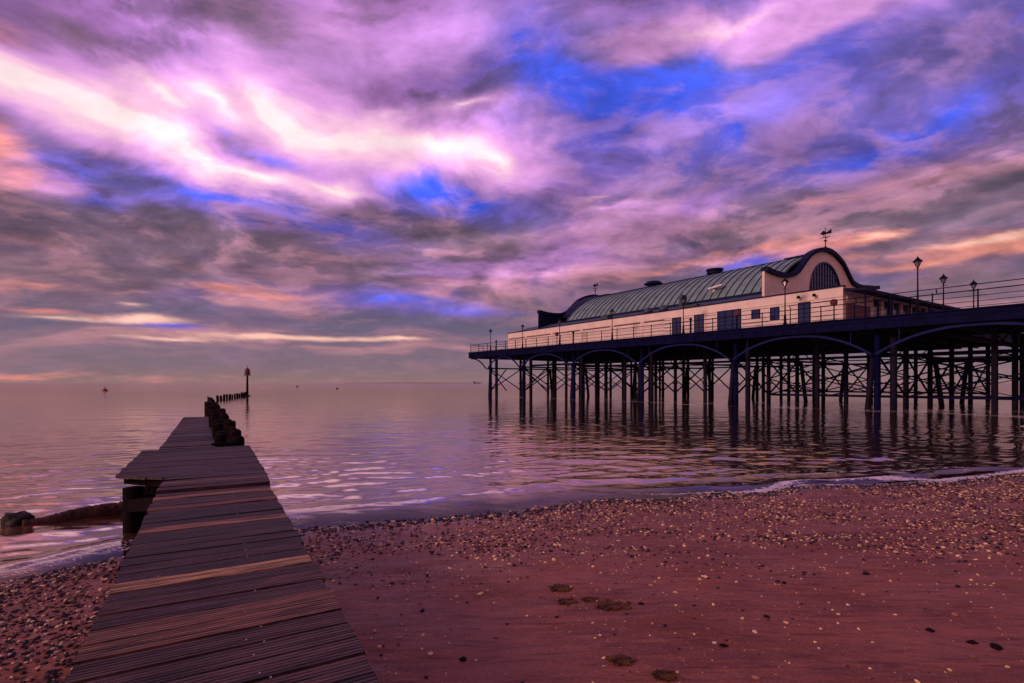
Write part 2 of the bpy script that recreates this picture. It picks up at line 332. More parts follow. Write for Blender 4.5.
sand = bpy.data.materials.new('wet_sand'); sand.use_nodes = True; t = sand.node_tree; b = t.nodes['Principled BSDF']
def T(tt, ty, **kw):
    n = tt.nodes.new(ty)
    for k_, v_ in kw.items(): setattr(n, k_, v_)
    return n
def tnoise(tt, co, sc, de=5, ro=.6, stretch=None, rot=0):
    if stretch:
        q = T(tt, 'ShaderNodeMapping'); tt.links.new(co, q.inputs[0]); q.inputs['Scale'].default_value = stretch; q.inputs['Rotation'].default_value = (0, 0, rot); co = q.outputs[0]
    n = T(tt, 'ShaderNodeTexNoise'); tt.links.new(co, n.inputs['Vector']); n.inputs['Scale'].default_value = sc; n.inputs['Detail'].default_value = de; n.inputs['Roughness'].default_value = ro
    return n.outputs[0]
def tmath(tt, op, a, b_=None, c_=None, clamp=False):
    n = T(tt, 'ShaderNodeMath', operation=op, use_clamp=clamp)
    for i, v_ in enumerate((a, b_, c_)):
        if v_ is None: continue
        if isinstance(v_, bpy.types.NodeSocket): tt.links.new(v_, n.inputs[i])
        else: n.inputs[i].default_value = v_
    return n.outputs[0]
def tmr(tt, v, a, b_, c_=0.0, d_=1.0, sm=True):
    n = T(tt, 'ShaderNodeMapRange', interpolation_type='SMOOTHSTEP' if sm else 'LINEAR'); tt.links.new(v, n.inputs[0])
    for i, q in zip((1, 2, 3, 4), (a, b_, c_, d_)): n.inputs[i].default_value = q
    return n.outputs[0]
def tmix(tt, f, a, b_, mode='MIX'):
    n = T(tt, 'ShaderNodeMix', data_type='RGBA', blend_type=mode)
    if isinstance(f, bpy.types.NodeSocket): tt.links.new(f, n.inputs[0])
    else: n.inputs[0].default_value = f
    for s_, v_ in ((n.inputs[6], a), (n.inputs[7], b_)):
        if isinstance(v_, tuple): s_.default_value = (*v_[:3], 1)
        else: tt.links.new(v_, s_)
    return n.outputs[2]
tcd = T(t, 'ShaderNodeTexCoord').outputs['Object']; aw = T(t, 'ShaderNodeAttribute', attribute_name='wet'); sw = T(t, 'ShaderNodeSeparateColor'); t.links.new(aw.outputs['Color'], sw.inputs[0])
c = tmix(t, tmr(t, tnoise(t, tcd, .7, 6, .6, (1, 1.8, 1), .4), .35, .65), (.180, .056, .034), (.275, .096, .058))
c = tmix(t, tmr(t, tnoise(t, tcd, 55, 4, .8), .52, .72), c, (.46, .20, .12))
c = tmix(t, tmr(t, tnoise(t, tcd, 75, 4, .8), .55, .72), c, (.07, .02, .016))
c = tmix(t, tmath(t, 'MULTIPLY', tmr(t, tnoise(t, tcd, 2.2, 6, .7, (1, 2.5, 1), .3), .55, .7), .55), c, (.13, .036, .030))
c = tmix(t, tmath(t, 'MULTIPLY', tmr(t, tnoise(t, tcd, 3.0, 6, .65, (.35, 2.6, 1), -.28), .50, .66), .55), c, (.34, .12, .075))
c = tmix(t, tmath(t, 'MULTIPLY', tmr(t, tnoise(t, tcd, 5.0, 6, .65, (.4, 3.0, 1), -.28), .52, .66), .6), c, (.085, .022, .018))
c = tmix(t, tmath(t, 'MULTIPLY', tmr(t, sw.outputs[1], .9, .0), .6), c, (.06, .020, .018))
t.links.new(c, b.inputs['Base Color'])
t.links.new(tmr(t, sw.outputs[1], .1, 1.1, .75, .16), b.inputs['Specular IOR Level'])
rg = tmath(t, 'MULTIPLY_ADD', sw.outputs[0], -.25, tmr(t, tnoise(t, tcd, 1.3, 5, .6, (1, 2, 1), .3), .4, .65, .42, .66))
rg = tmath(t, 'MULTIPLY', rg, tmr(t, sw.outputs[1], .1, 1.0, .45, 1.0))
t.links.new(rg, b.inputs['Roughness']); b.inputs['Specular IOR Level'].default_value = .16
h = tmath(t, 'ADD', tmath(t, 'MULTIPLY', tnoise(t, tcd, 3, 5, .6, (1, 2.6, 1), .35), .09), tmath(t, 'MULTIPLY', tnoise(t, tcd, 45, 5, .7), .010))
bp = T(t, 'ShaderNodeBump'); bp.inputs['Distance'].default_value = 1.0; bp.inputs['Strength'].default_value = .6; t.links.new(h, bp.inputs['Height']); t.links.new(bp.outputs[0], b.inputs['Normal'])
beach = np_mesh('sand_beach', np.stack([X, Y, Z], -1).reshape(-1, 3), Q, [sand], True, {'wet': att}); beach['kind'] = 'structure'

# ------------------------------------------------------------------ sea: a fan of wave-displaced mesh
rows = [2.0]
while rows[-1] < 14: rows.append(rows[-1]+.035)
while rows[-1] < 60: rows.append(rows[-1]*1.0055)
while rows[-1] < 9500: rows.append(rows[-1]*1.014)
rows = np.array(rows); rel = np.concatenate([np.linspace(-14, -1.6, 40)[:-1], np.linspace(-1.6, 1.6, 620), np.linspace(1.6, 14, 40)[1:]])
A_, YY = np.meshgrid(rel, rows); XX = A_*(YY+1.5)
def waves(x, y):
    z = 0
    att_ = 1/(1+(y/60)**2)
    for (lam, amp, ang, ph) in ((4.3, .004, -60, 0), (2.6, .004, -70, 1), (1.5, .0052, -54, 2), (1.05, .0056, -84, 6), (.80, .0068, -62, 4), (.52, .0068, -50, 3), (.36, .0045, -78, 5)):
        k = 2*math.pi/lam; ca, sa = math.cos(R(ang+90+58)), math.sin(R(ang+90+58))
        u = x*math.cos(R(100+(ang+65)*2.2-12))+y*math.sin(R(100+(ang+65)*2.2-12))
        wv = np.sin(k*u+ph+5.0*(vnoise(x/lam*.45+ph, y/lam*.45)-.5)*2)
        z = z+amp*(wv+.35*wv*wv)*(.35+1.3*vnoise(x/lam*.3+9, y/lam*.4+ph)**1.5)*(1/(1+(y/(lam*34))**2))
    return z+.02*fbm(x*1.5, y*2.2)*att_
G = ground(XX, YY); depth = -G
shoal = np.clip(depth/.18, 0.05, 1)
Zw = waves(XX, YY)*shoal
# little breaking swell close to the sand, stronger on the right
ds = YY-shore(XX)
right = np.clip((XX-1)/5, 0, 1)
Zw = Zw+(.055*right)*np.exp(-((ds-.55-.25*np.sin(XX*.8))/.16)**2)+.02*np.exp(-((ds-1.5-.3*np.sin(XX*.5+1))/.3)**2)
Zw = Zw-.15*np.clip(-ds-.25, 0, 1)
foam_shine = np.exp(-((ds-.30-.18*np.sin(XX*1.1)-.2*fbm(XX*1.2, YY*1.2))/.16)**2)*(.18+1.0*right)
foam_shine += .75*np.exp(-((ds-.02)/.08)**2)*(.3+.7*right)+.62*right*np.exp(-((ds-1.05-.3*np.sin(XX*.7+2)-.3*fbm(XX, YY))/.10)**2)
left = (XX < -2.9) & (ds < 1.8)
foam_shine += np.where(left, .50*np.exp(-((ds-.75)/.55)**2), 0)  # wash, its pale colour also standing in for bluish reflections on the shallows
# chop, and pale foam colour painted in for the light waterline band under the pier
_c, _s = math.cos(math.atan2(-.808, .590)), math.sin(math.atan2(-.808, .590))
tt_ = (XX+6.6)*_c+(YY-83.0)*_s; nn_ = -(XX+6.6)*_s+(YY-83.0)*_c
inside = (tt_ > 1) & (tt_ < 80) & (nn_ > -2.5) & (nn_ < np.where(tt_ < 58, 32, 13))
foam_shine = foam_shine+np.where(inside, .30+.5*(vnoise(XX*.8, YY*.5)-.5), 0)
Zw = Zw+np.where(inside, .05*fbm(XX*1.4, YY*1.4, 3), 0)
nx2 = len(rel); ny2 = len(rows); idx = np.arange(nx2*ny2).reshape(ny2, nx2)
Q2 = np.stack([idx[:-1, :-1], idx[:-1, 1:], idx[1:, 1:], idx[1:, :-1]], -1).reshape(-1, 4)
wa = np.stack([np.clip(depth/.35, 0, 1).ravel(), np.clip(foam_shine, 0, 1).ravel(), np.clip((Zw-0)/.1, 0, 1).ravel(), np.ones(XX.size)], -1)
wm = bpy.data.materials.new('sea_water'); wm.use_nodes = True; t = wm.node_tree; b = t.nodes['Principled BSDF']; outn = t.nodes['Material Output']
geo = T(t, 'ShaderNodeNewGeometry').outputs['Position']; aw = T(t, 'ShaderNodeAttribute', attribute_name='wet'); sw = T(t, 'ShaderNodeSeparateColor'); t.links.new(aw.outputs['Color'], sw.inputs[0])
pd = T(t, 'ShaderNodeVectorMath', operation='LENGTH'); t.links.new(geo, pd.inputs[0]); dist = pd.outputs['Value']
n1 = tnoise(t, geo, 1.1, 5, .6, (.7, 2.0, 1), .25); n2 = tnoise(t, geo, 4.0, 5, .6, (.8, 2.0, 1), -.2); n3 = tnoise(t, geo, .22, 3, .5, (1, 2.2, 1), .15); n4 = tnoise(t, geo, .05, 4, .5, (1, 3, 1))
hh = tmath(t, 'ADD', tmath(t, 'MULTIPLY', n1, .06), tmath(t, 'MULTIPLY', n2, .024))
hh = tmath(t, 'ADD', hh, tmath(t, 'MULTIPLY', n3, .16))
bp = T(t, 'ShaderNodeBump'); t.links.new(hh, bp.inputs['Height']); bp.inputs['Distance'].default_value = 1.0
t.links.new(tmath(t, 'MULTIPLY', tmr(t, dist, 8, 120, .14, .15, False), tmr(t, n4, .35, .65, .75, 1.15)), bp.inputs['Strength']); t.links.new(bp.outputs[0], b.inputs['Normal'])
silt = T(t, 'ShaderNodeBsdfDiffuse'); silt.inputs[0].default_value = (.155, .070, .046, 1)
surf = T(t, 'ShaderNodeBsdfGlossy'); surf.inputs[0].default_value = (1, .86, .74, 1); t.links.new(bp.outputs[0], surf.inputs['Normal']); t.links.new(bp.outputs[0], silt.inputs['Normal'])
fz = T(t, 'ShaderNodeFresnel'); fz.inputs['IOR'].default_value = 1.6; t.links.new(bp.outputs[0], fz.inputs['Normal'])
body = T(t, 'ShaderNodeMixShader'); t.links.new(tmr(t, fz.outputs[0], .03, .60, .42, .98, False), body.inputs[0]); t.links.new(silt.outputs[0], body.inputs[1]); t.links.new(surf.outputs[0], body.inputs[2])
t.links.new(tmr(t, dist, 10, 200, .04, .12, False), surf.inputs['Roughness'])
foam_shine_bsdf = T(t, 'ShaderNodeBsdfDiffuse'); foam_shine_bsdf.inputs[0].default_value = (.85, .76, .76, 1)
vo = T(t, 'ShaderNodeTexVoronoi', feature='DISTANCE_TO_EDGE'); vq = T(t, 'ShaderNodeMapping'); vq.inputs['Scale'].default_value = (1, 1.6, 1); t.links.new(geo, vq.inputs[0]); 
wn = T(t, 'ShaderNodeTexNoise'); wn.inputs['Scale'].default_value = 5; t.links.new(geo, wn.inputs['Vector']); va = T(t, 'ShaderNodeVectorMath', operation='MULTIPLY_ADD'); t.links.new(wn.outputs['Color'], va.inputs[0]); va.inputs[1].default_value = (.35, .35, 0); t.links.new(vq.outputs[0], va.inputs[2])
t.links.new(va.outputs[0], vo.inputs['Vector']); vo.inputs['Scale'].default_value = 7
lace = tmath(t, 'SUBTRACT', 1.0, tmr(t, vo.outputs['Distance'], .0, .16))
ff = tmath(t, 'ADD', sw.outputs[1], tmath(t, 'MULTIPLY', tmath(t, 'SUBTRACT', lace, .55), .5))
ff = tmath(t, 'ADD', ff, tmath(t, 'MULTIPLY', tmath(t, 'SUBTRACT', tnoise(t, geo, 9, 5, .7), .5), 1.1))
ff = tmath(t, 'MULTIPLY', tmr(t, ff, .48, .80), .85); ff = tmath(t, 'MULTIPLY', ff, tmr(t, sw.outputs[1], .03, .2))
ms = T(t, 'ShaderNodeMixShader'); t.links.new(ff, ms.inputs[0]); t.links.new(body.outputs[0], ms.inputs[1]); t.links.new(foam_shine_bsdf.outputs[0], ms.inputs[2])
tr = T(t, 'ShaderNodeBsdfTransparent'); tr.inputs[0].default_value = (.9, .8, .82, 1); m2 = T(t, 'ShaderNodeMixShader')
gl = T(t, 'ShaderNodeBsdfGlossy'); gl.inputs['Roughness'].default_value = .06; t.links.new(bp.outputs[0], gl.inputs['Normal'])
fr = T(t, 'ShaderNodeFresnel'); fr.inputs['IOR'].default_value = 1.33; thin = T(t, 'ShaderNodeMixShader'); t.links.new(fr.outputs[0], thin.inputs[0]); t.links.new(tr.outputs[0], thin.inputs[1]); t.links.new(gl.outputs[0], thin.inputs[2])
op = tmath(t, 'MAXIMUM', tmr(t, sw.outputs[0], .0, .35), ff, clamp=True)
t.links.new(op, m2.inputs[0]); t.links.new(thin.outputs[0], m2.inputs[1]); t.links.new(ms.outputs[0], m2.inputs[2]); t.links.new(m2.outputs[0], outn.inputs[0])
sea = np_mesh('sea', np.stack([XX, YY, Zw], -1).reshape(-1, 3), Q2, [wm], True, {'wet': wa}); sea['kind'] = 'structure'

# far coast, a hair above the horizon
cb = MB(); pts = []
for i in range(60):
    x = -2600+i*36; pts.append((x, 3+7*math.sin(math.pi*i/59)*(.4+.6*random.random())))
poly = [(pts[0][0], -3)]+pts+[(pts[-1][0], -3)]
cb.prism(poly, 8200, 8700, 'y')
coast = cb.build('distant_coast', mat('far_land', (.16, .11, .13), .9)); coast['kind'] = 'structure'

# ------------------------------------------------------------------ PIER
PT = (-6.6, 83.0); ang = math.atan2(-.808, .590); ZD = 6.70
pier = empty('pier', (PT[0], PT[1], 0), ang, 'long dark blue iron pier on many braced columns standing in the sea at right', 'pier')
HW, AW, TH, TE = 31.0, 12.0, 58.0, 118.0      # head width, approach width, head landward edge, landward end
d = MB(); d.prism([(0, 0), (TE, 0), (TE, AW), (TH, AW), (TH, HW), (0, HW)], ZD-.14, ZD, 'z'); d.build('deck', deck_top, pier)
g = MB()                                       # fascia girders all round, with flanges
def fascia(g, p, q, hgt=.78, out=.0):
    g.bar((*p, ZD-.02-hgt/2), (*q, ZD-.02-hgt/2), .10, hgt)
    g.bar((*p, ZD+.03), (*q, ZD+.03), .34, .09); g.bar((*p, ZD-hgt), (*q, ZD-hgt), .26, .07); g.bar((*p, ZD-.28), (*q, ZD-.28), .2, .05)
fascia(g, (-.1, -.12), (TE, -.12)); fascia(g, (-.12, -.1), (-.12, HW)); fascia(g, (-.1, HW+.12), (TH, HW+.12)); fascia(g, (TH+.1, AW+.3), (TH+.1, HW+.1)); fascia(g, (TH, AW+.12), (TE, AW+.12))
for k in range(100):
    x = .6+k*1.18
    g.box(x-.03, x+.03, -.22, -.165, ZD-.78, ZD-.3)
g.build('fascia_girder', iron, pier)
ub = MB()
for k in range(12): 
    y = 1.5+k*2.65
    ub.box(.2, TH if y > AW-.5 else TE, y-.08, y+.08, ZD-.62, ZD-.143)
for x in np.arange(1.3, TE, 2.65): ub.box(x-.1, x+.1, .1, (HW if x < TH else AW)-.1, ZD-.95, ZD-.62)
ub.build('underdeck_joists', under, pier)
TK = [4.7, 13.0, 23.0, 33.6, 44.3, 55.4, 67.0, 78.5, 90.0, 101.5]
ROWS = [.75, 6.4, 12.0, 17.8, 23.6, 29.8]
npile = 0
for k, tk in enumerate(TK):
    for j, nr in enumerate(ROWS):
        if tk > TH and nr > AW+.5: continue
        nr = min(nr, AW-.6) if tk > TH else nr
        p = MB(); dxr = random.uniform(-.05, .05)
        r_ = .21 if j else .24
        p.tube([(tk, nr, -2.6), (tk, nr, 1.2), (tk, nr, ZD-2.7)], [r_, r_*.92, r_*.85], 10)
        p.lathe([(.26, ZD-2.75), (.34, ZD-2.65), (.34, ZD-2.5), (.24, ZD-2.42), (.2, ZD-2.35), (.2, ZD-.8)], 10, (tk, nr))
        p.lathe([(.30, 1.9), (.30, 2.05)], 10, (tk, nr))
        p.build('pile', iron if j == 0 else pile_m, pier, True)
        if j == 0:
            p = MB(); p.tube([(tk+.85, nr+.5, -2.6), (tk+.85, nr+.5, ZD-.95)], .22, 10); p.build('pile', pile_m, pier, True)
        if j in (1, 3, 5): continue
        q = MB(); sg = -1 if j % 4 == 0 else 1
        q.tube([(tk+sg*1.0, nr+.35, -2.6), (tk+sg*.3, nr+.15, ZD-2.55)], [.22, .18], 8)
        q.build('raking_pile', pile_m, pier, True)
# secondary bents at mid bay for the wide head
for tk in [8.8, 18, 28.3, 39, 49.8, 61.2, 72.7]:
    for nr in (4, 9.6, 15.2, 21, 27.4):
        if tk > TH and nr > AW: continue
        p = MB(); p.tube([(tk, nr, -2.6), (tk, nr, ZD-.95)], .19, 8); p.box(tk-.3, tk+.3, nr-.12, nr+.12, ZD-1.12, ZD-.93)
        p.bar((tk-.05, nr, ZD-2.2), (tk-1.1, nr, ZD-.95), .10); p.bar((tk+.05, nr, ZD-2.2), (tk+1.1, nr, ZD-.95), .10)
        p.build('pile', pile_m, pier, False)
def xbr(a, b_, z0, z1, w=.115):
    q = MB(); q.bar((*a, z0), (*b_, z1), w); q.bar((*a, z1), (*b_, z0), w); q.build('cross_brace', iron_dark, pier)
def hbar(a, b_, z, w=.12, h=.2):
    q = MB(); q.bar((*a, z), (*b_, z), w, h); q.build('tie_beam', iron_dark, pier)
for k, tk in enumerate(TK[:8]):
    rws = [r for r in ROWS if tk < TH or r < AW+.5]
    for a, b_ in zip(rws[:-1], rws[1:]): xbr((tk, a), (tk, b_), .9, ZD-2.6)
    hbar((tk, rws[0]), (tk, rws[-1]), ZD-2.5); 
xbr((TK[0], .75), (TK[0]+4.1, .75), .9, ZD-2.7); xbr((TK[1], .75), (TK[1]+4.9, .75), .9, ZD-2.7)
for nr in (11.8,):
    for a, b_ in ((55.4, 61.2), (61.2, 67.0), (67.0, 72.7), (72.7, 78.5)):
        zt = ZD-2.85; xbr((a, nr), (b_, nr), .85, 2.35, .06); xbr((a, nr), (b_, nr), 2.35, zt, .12)
    for a in (61.2, 72.7):
        p = MB(); p.tube([(a, nr, -2.6), (a, nr, ZD-.9)], .16, 8); p.build('pile', pile_m, pier)
    hbar((55.4, nr), (90, nr), .85); hbar((55.4, nr), (90, nr), ZD-2.75, .14, .22); hbar((55.4, nr), (90, nr), ZD-2.15, .14, .16)
for nr in (6.4,):
    for a, b_ in ((44.3, 49.8), (49.8, 55.4), (55.4, 61.2), (61.2, 67.0)): xbr((a, nr), (b_, nr), .9, 2.4, .10); xbr((a, nr), (b_, nr), 2.4, ZD-2.6, .10)
    hbar((44.3, nr), (90, nr), .9); hbar((44.3, nr), (90, nr), ZD-2.5)
for nr in (29.8,):
    for a, b_ in ((33.6, 39), (39, 44.3), (44.3, 49.8), (49.8, 55.4)): xbr((a, nr), (b_, nr), .9, 2.4, .12); xbr((a, nr), (b_, nr), 2.4, ZD-2.6, .12)
    hbar((33.6, nr), (55.4, nr), .9); hbar((0.5, nr), (57.5, nr), ZD-2.35, .14, .2); hbar((0.5, nr), (57.5, nr), ZD-1.9, .14, .12)
for nr in (12.0, 23.6): hbar((.5, nr), (57.5, nr), ZD-1.75, .2, .3)
# arched ribs between the near columns, with spandrel rods
for k in range(len(TK)-1):
    a, b_ = TK[k], TK[k+1]; ar = MB(); P = []; Pi = []
    for i in range(25):
        s_ = i/24; x = a+.15+(b_-a-.3)*s_; u_ = 2*s_-1
        z = ZD-.88-1.65*(abs(u_)**2.3); P.append((x, z)); Pi.append((x, z-.17))
    ar.strip(P, Pi, .02, .16, 'y')
    for i in (3, 21): ar.bar((P[i][0], .09, P[i][1]), (P[i][0], .09, ZD-.8), .05)
    ar.build('arch_rib', iron_arch, pier)
for tk, sg in [(TK[0], -1)]:
    ar = MB(); P = [(tk+sg*(.2+4.3*s_/12), ZD-2.5+1.65*(1-(1-s_/12)**2.3)) for s_ in range(13)]; ar.strip(P, [(x, z-.16) for x, z in P], .02, .16, 'y'); ar.build('arch_rib', iron, pier)
# near railing: rails as one part, each post its own
rl = MB()
for z, w in ((1.22, .06), (.86, .035), (.52, .035), (.2, .035)): rl.bar((0, .1, ZD+z), (TE, .1, ZD+z), w)
rl.bar((49.5, -.1, ZD+1.56), (TE, -.1, ZD+1.56), .05)
for x in np.arange(49.5, TE, 4.8): rl.bar((x, .1, ZD+1.2), (x, -.1, ZD+1.56), .05)
rail = rl.build('railing', iron_dark, pier)
x = .1; k = 0
while x < 84:
    p = MB(); big = (k % 7 == 3)
    if big: p.lathe([(.11, ZD+.0), (.09, ZD+.15), (.09, ZD+1.3), (.17, ZD+1.36), (.14, ZD+1.44), (.03, ZD+1.55)], 8, (x, .1))
    else: p.lathe([(.05, ZD), (.04, ZD+1.22), (.06, ZD+1.24), (.04, ZD+1.29)], 6, (x, .1))
    p.build('railing_post', iron_dark, rail); x += 2.35; k += 1
r2 = MB()
for z, w in ((1.2, .06), (.8, .03), (.45, .03)):
    r2.bar((.1, .1, ZD+z), (.1, HW-.1, ZD+z), w); r2.bar((.1, HW-.1, ZD+z), (TH, HW-.1, ZD+z), w); r2.bar((TH-.1, HW-.1, ZD+z), (TH-.1, AW, ZD+z), w)
rail2 = r2.build('railing', iron_dark, pier)
for y in np.arange(2.4, HW, 2.4): 
    p = MB(); p.lathe([(.045, ZD), (.04, ZD+1.2)], 6, (.1, y)); p.build('railing_post', iron_dark, rail2)
for y in np.arange(AW, HW, 2.4): 
    p = MB(); p.lathe([(.045, ZD), (.04, ZD+1.2)], 6, (TH-.1, y)); p.build('railing_post', iron_dark, rail2)
r3 = MB()
for z, w in ((1.15, .06), (.95, .04), (.72, .04), (.5, .04), (.28, .04), (.1, .05)): r3.bar((TH, AW-.1, ZD+z), (TE, AW-.1, ZD+z), w)
for x in np.arange(TH, TE, .5): r3.box(x-.015, x+.015, AW-.12, AW-.08, ZD, ZD+1.15)
r3.build('lattice_railing', white_m, pier)

# ------------------------------------------------------------------ PAVILION
PB = Vector((-.63, 83.3)); bdir = (Vector((26.6, 42.5))-PB).normalized(); bang = math.atan2(bdir.y, bdir.x); BL = 49.0
pav = empty('pavilion', (PB.x, PB.y, ZD), bang, 'long cream pavilion with ribbed grey barrel roof and curved gables standing on the pier', 'pavilion')
QW = 25.0; WH = 3.05
w = MB()
w.box(0, BL, 0, .25, 0, WH); w.box(0, .25, .25, QW, 0, WH); w.box(0, BL-.3, QW-.25, QW, 0, WH); w.box(BL-.25, BL, .25, 5.0, 0, WH); w.box(BL-.25, BL, 21, QW-.25, 0, WH)
w.build('wall', wall_m, pav)
cp = MB(); cp.box(-.08, BL+.08, -.08, .33, WH, WH+.10); cp.box(-.08, .33, .33, QW+.08, WH, WH+.10); cp.build('parapet_coping', roof_dk, pav)
# facade relief: pilasters and long horizontal dark lines
pl = MB(); pil = [4.9, 11.2, 17.4, 23.0, 27.8]
for x in pil: pl.box(x-.16, x+.16, -.06, 0, 0, 2.25)
pl.box(0, BL, -.05, 0, 2.25, 2.34)
pl.build('pilasters', trim_m, pav)
for a, b_ in zip([.3]+[x+.3 for x in pil], [x-.3 for x in pil]+[31.0]):
    gp = MB(); gp.box(a, b_, -.035, -.003, 2.08, 2.2)
    for z in (1.55, 1.0, .5): gp.box(a, b_, -.012, -.003, z, z+.03)
    gp.build('weatherboard_joints', line_m, pav)
for a, b_ in ((31.0, 31.9), (33.3, 34.6), (36.1, 37.3), (40.2, 42.8), (43.9, 45.3), (46.6, 48.6)):
    gp = MB()
    for z in (2.02, 1.62, 1.22, .82, .42): gp.box(a, b_, -.014, -.003, z, z+.045)
    gp.build('weatherboard_joints', line_m, pav)
def opening(x0, x1, z0, z1, m_, nm, bars=0):
    o = MB(); o.box(x0, x1, -.05, -.004, z0, z1); 
    f = o.build(nm, m_, pav); q = MB()
    q.box(x0-.07, x0, -.085, -.004, z0, z1+.07); q.box(x1, x1+.07, -.085, -.004, z0, z1+.07); q.box(x0, x1, -.085, -.004, z1, z1+.07)
    for i in range(bars): 
        xx = x0+(x1-x0)*(i+1)/(bars+1); q.box(xx-.03, xx+.03, -.08, -.052, z0, z1)
    q.build('frame', roof_dk, f)
opening(32.1, 33.1, .05, 2.15, door_m, 'door', 1); opening(34.9, 35.9, .05, 2.2, door_m, 'door', 1); opening(37.6, 40.0, .05, 2.25, glass_m, 'window', 2)
opening(43.0, 43.7, .9, 2.0, glass_m, 'window', 1); opening(45.5, 46.4, .1, 2.1, glass_m, 'window', 1); opening(41.2, 41.9, 1.2, 2.0, glass_m, 'window', 0)
# aisle roof
ar = MB(); ar.prism([(.25, WH-.02), (3.6, 4.15), (3.6, 3.9), (.25, WH-.25)], .3, 41.3, 'x'); ar.prism([(QW-.25, WH-.02), (QW-3.6, 4.15), (QW-3.6, 3.9), (QW-.25, WH-.25)], .3, 41.3, 'x')
ar.box(.26, 6.5, 3.6, QW-3.6, WH+.2, WH+.35); ar.build('aisle_roof', slate_m, pav)
fr_ = MB(); fr_.box(41.3, BL-.02, .26, QW-.26, WH-.2, WH-.04); fr_.build('porch_roof', slate_m, pav)
# barrel roof with standing seams
QC = 13.0; BH = 9.6; rise = 4.75; RR = (BH**2+rise**2)/(2*rise); ZR = 8.8; amax = math.asin(BH/RR)
def arc(n=40, dr=0): return [(QC+(RR+dr)*math.sin(-amax+2*amax*i/n), ZR-RR+(RR+dr)*math.cos(-amax+2*amax*i/n)) for i in range(n+1)]
S0, S1 = 10.0, 41.1
br = MB(); br.strip(arc(), arc(dr=-.2), S0, S1, 'x'); roof = br.build('barrel_roof', roof_m, pav)
sm = MB()
for x in np.arange(S0+.3, S1, .95): sm.strip(arc(28, .08), arc(28, .005), x-.035, x+.035, 'x')
sm.build('standing_seams', roof_dk, roof)
ev = MB()
for q in (QC-BH-.15, QC+BH+.15): ev.box(S0, S1, q-.18, q+.18, 3.95, 4.22)
for (a, b_) in ((9.5, 11.3), (12.6, 21.5), (26.0, 36.6)): ev.box(a, b_, QC-.5, QC+.5, ZR-.05, ZR+.22)
ev.build('ridge_capping', roof_dk, roof)
# curved gable profile: distance from centre line -> height
GP = [(0, 9.55), (.8, 9.5), (1.6, 9.34), (2.6, 8.98), (3.5, 8.55), (4.3, 7.9), (5.0, 7.25), (5.7, 6.65), (6.5, 6.25), (7.5, 6.02), (8.8, 5.95), (10.2, 6.02), (11.4, 6.2)]
from bisect import bisect
def prof(scale=1.0, dz=0.0):
    l = [(QC-u_*scale, z+dz) for u_, z in GP[::-1]]; r = [(QC+u_*scale*(1.06 if u_ > 6 else 1), z+dz+.6*max(0, min(1, (u_-5.5)/3))) for u_, z in GP[1:]]; return l+r
def gable(x0, x1, wallx, facing, label, wm_=None):
    P = prof(); Pin = prof(1.0, -.42)
    rm = MB(); rm.strip(P, Pin, x0, x1, 'x')
    rim = rm.build('gable_rim', roof_dk, pav); rim['label'] = label
    wl = MB(); zb = 2.8
    # wall below the rim, with the semicircular window cut out
    WR, WZ = 3.35, 4.75
    Pn = prof(1.0, -.40)
    xsn = sorted(set([round(p[0], 3) for p in Pn]+[round(QC+WR*math.cos(math.pi*i/16), 3) for i in range(17)]))
    px_, pz_ = [p[0] for p in Pn], [p[1] for p in Pn]
    for a, b_ in zip(xsn[:-1], xsn[1:]):
        if b_-a < 1e-4: continue
        za, zb_ = np.interp(a, px_, pz_), np.interp(b_, px_, pz_)
        def wz(q): return WZ+math.sqrt(max(0, WR*WR-(q-QC)**2))
        if a >= QC-WR-1e-3 and b_ <= QC+WR+1e-3:
            wl.prism([(a, wz(a)), (b_, wz(b_)), (b_, zb_), (a, za)], wallx-.12, wallx+.12, 'x'); wl.prism([(a, zb), (b_, zb), (b_, WZ), (a, WZ)], wallx-.12, wallx+.12, 'x')
        else: wl.prism([(a, zb), (b_, zb), (b_, zb_), (a, za)], wallx-.12, wallx+.12, 'x')
    wl.build('gable_wall', wm_ or wall_m, pav)
    gw = MB(); A1 = [(QC+WR*math.cos(math.pi*i/24), WZ+WR*math.sin(math.pi*i/24)) for i in range(25)]
    gw.prism(A1, wallx-.03, wallx+.03, 'x'); win = gw.build('arched_window', glass_m, pav)
    fm = MB(); A2 = [(QC+(WR-.16)*math.cos(math.pi*i/24), WZ+(WR-.16)*math.sin(math.pi*i/24)) for i in range(25)]
    fx0, fx1 = sorted((wallx+facing*.04, wallx+facing*.17)); fm.strip(A1, A2, fx0, fx1, 'x')
    gx0, gx1 = sorted((wallx+facing*.035, wallx+facing*.10))
    for i in range(1, 12):
        q = QC-WR+2*WR*i/12; fm.box(gx0, gx1, q-.035, q+.035, WZ, WZ+math.sqrt(WR*WR-(q-QC)**2)-.05)
    for z in (WZ+.02, WZ+1.1, WZ+2.1):
        hw_ = math.sqrt(WR*WR-(z-WZ)**2)-.05; fm.box(gx0-.003, gx1+.003, QC-hw_, QC+hw_, z-.04, z+.04)
    fm.build('frame', door_m, win)
gable(41.05, 41.75, 41.3, 1, 'dark blue curved rim over the arched window'); gable(5.5, 6.2, 5.9, -1, 'dark blue curved rim at the seaward end', roof_dk)
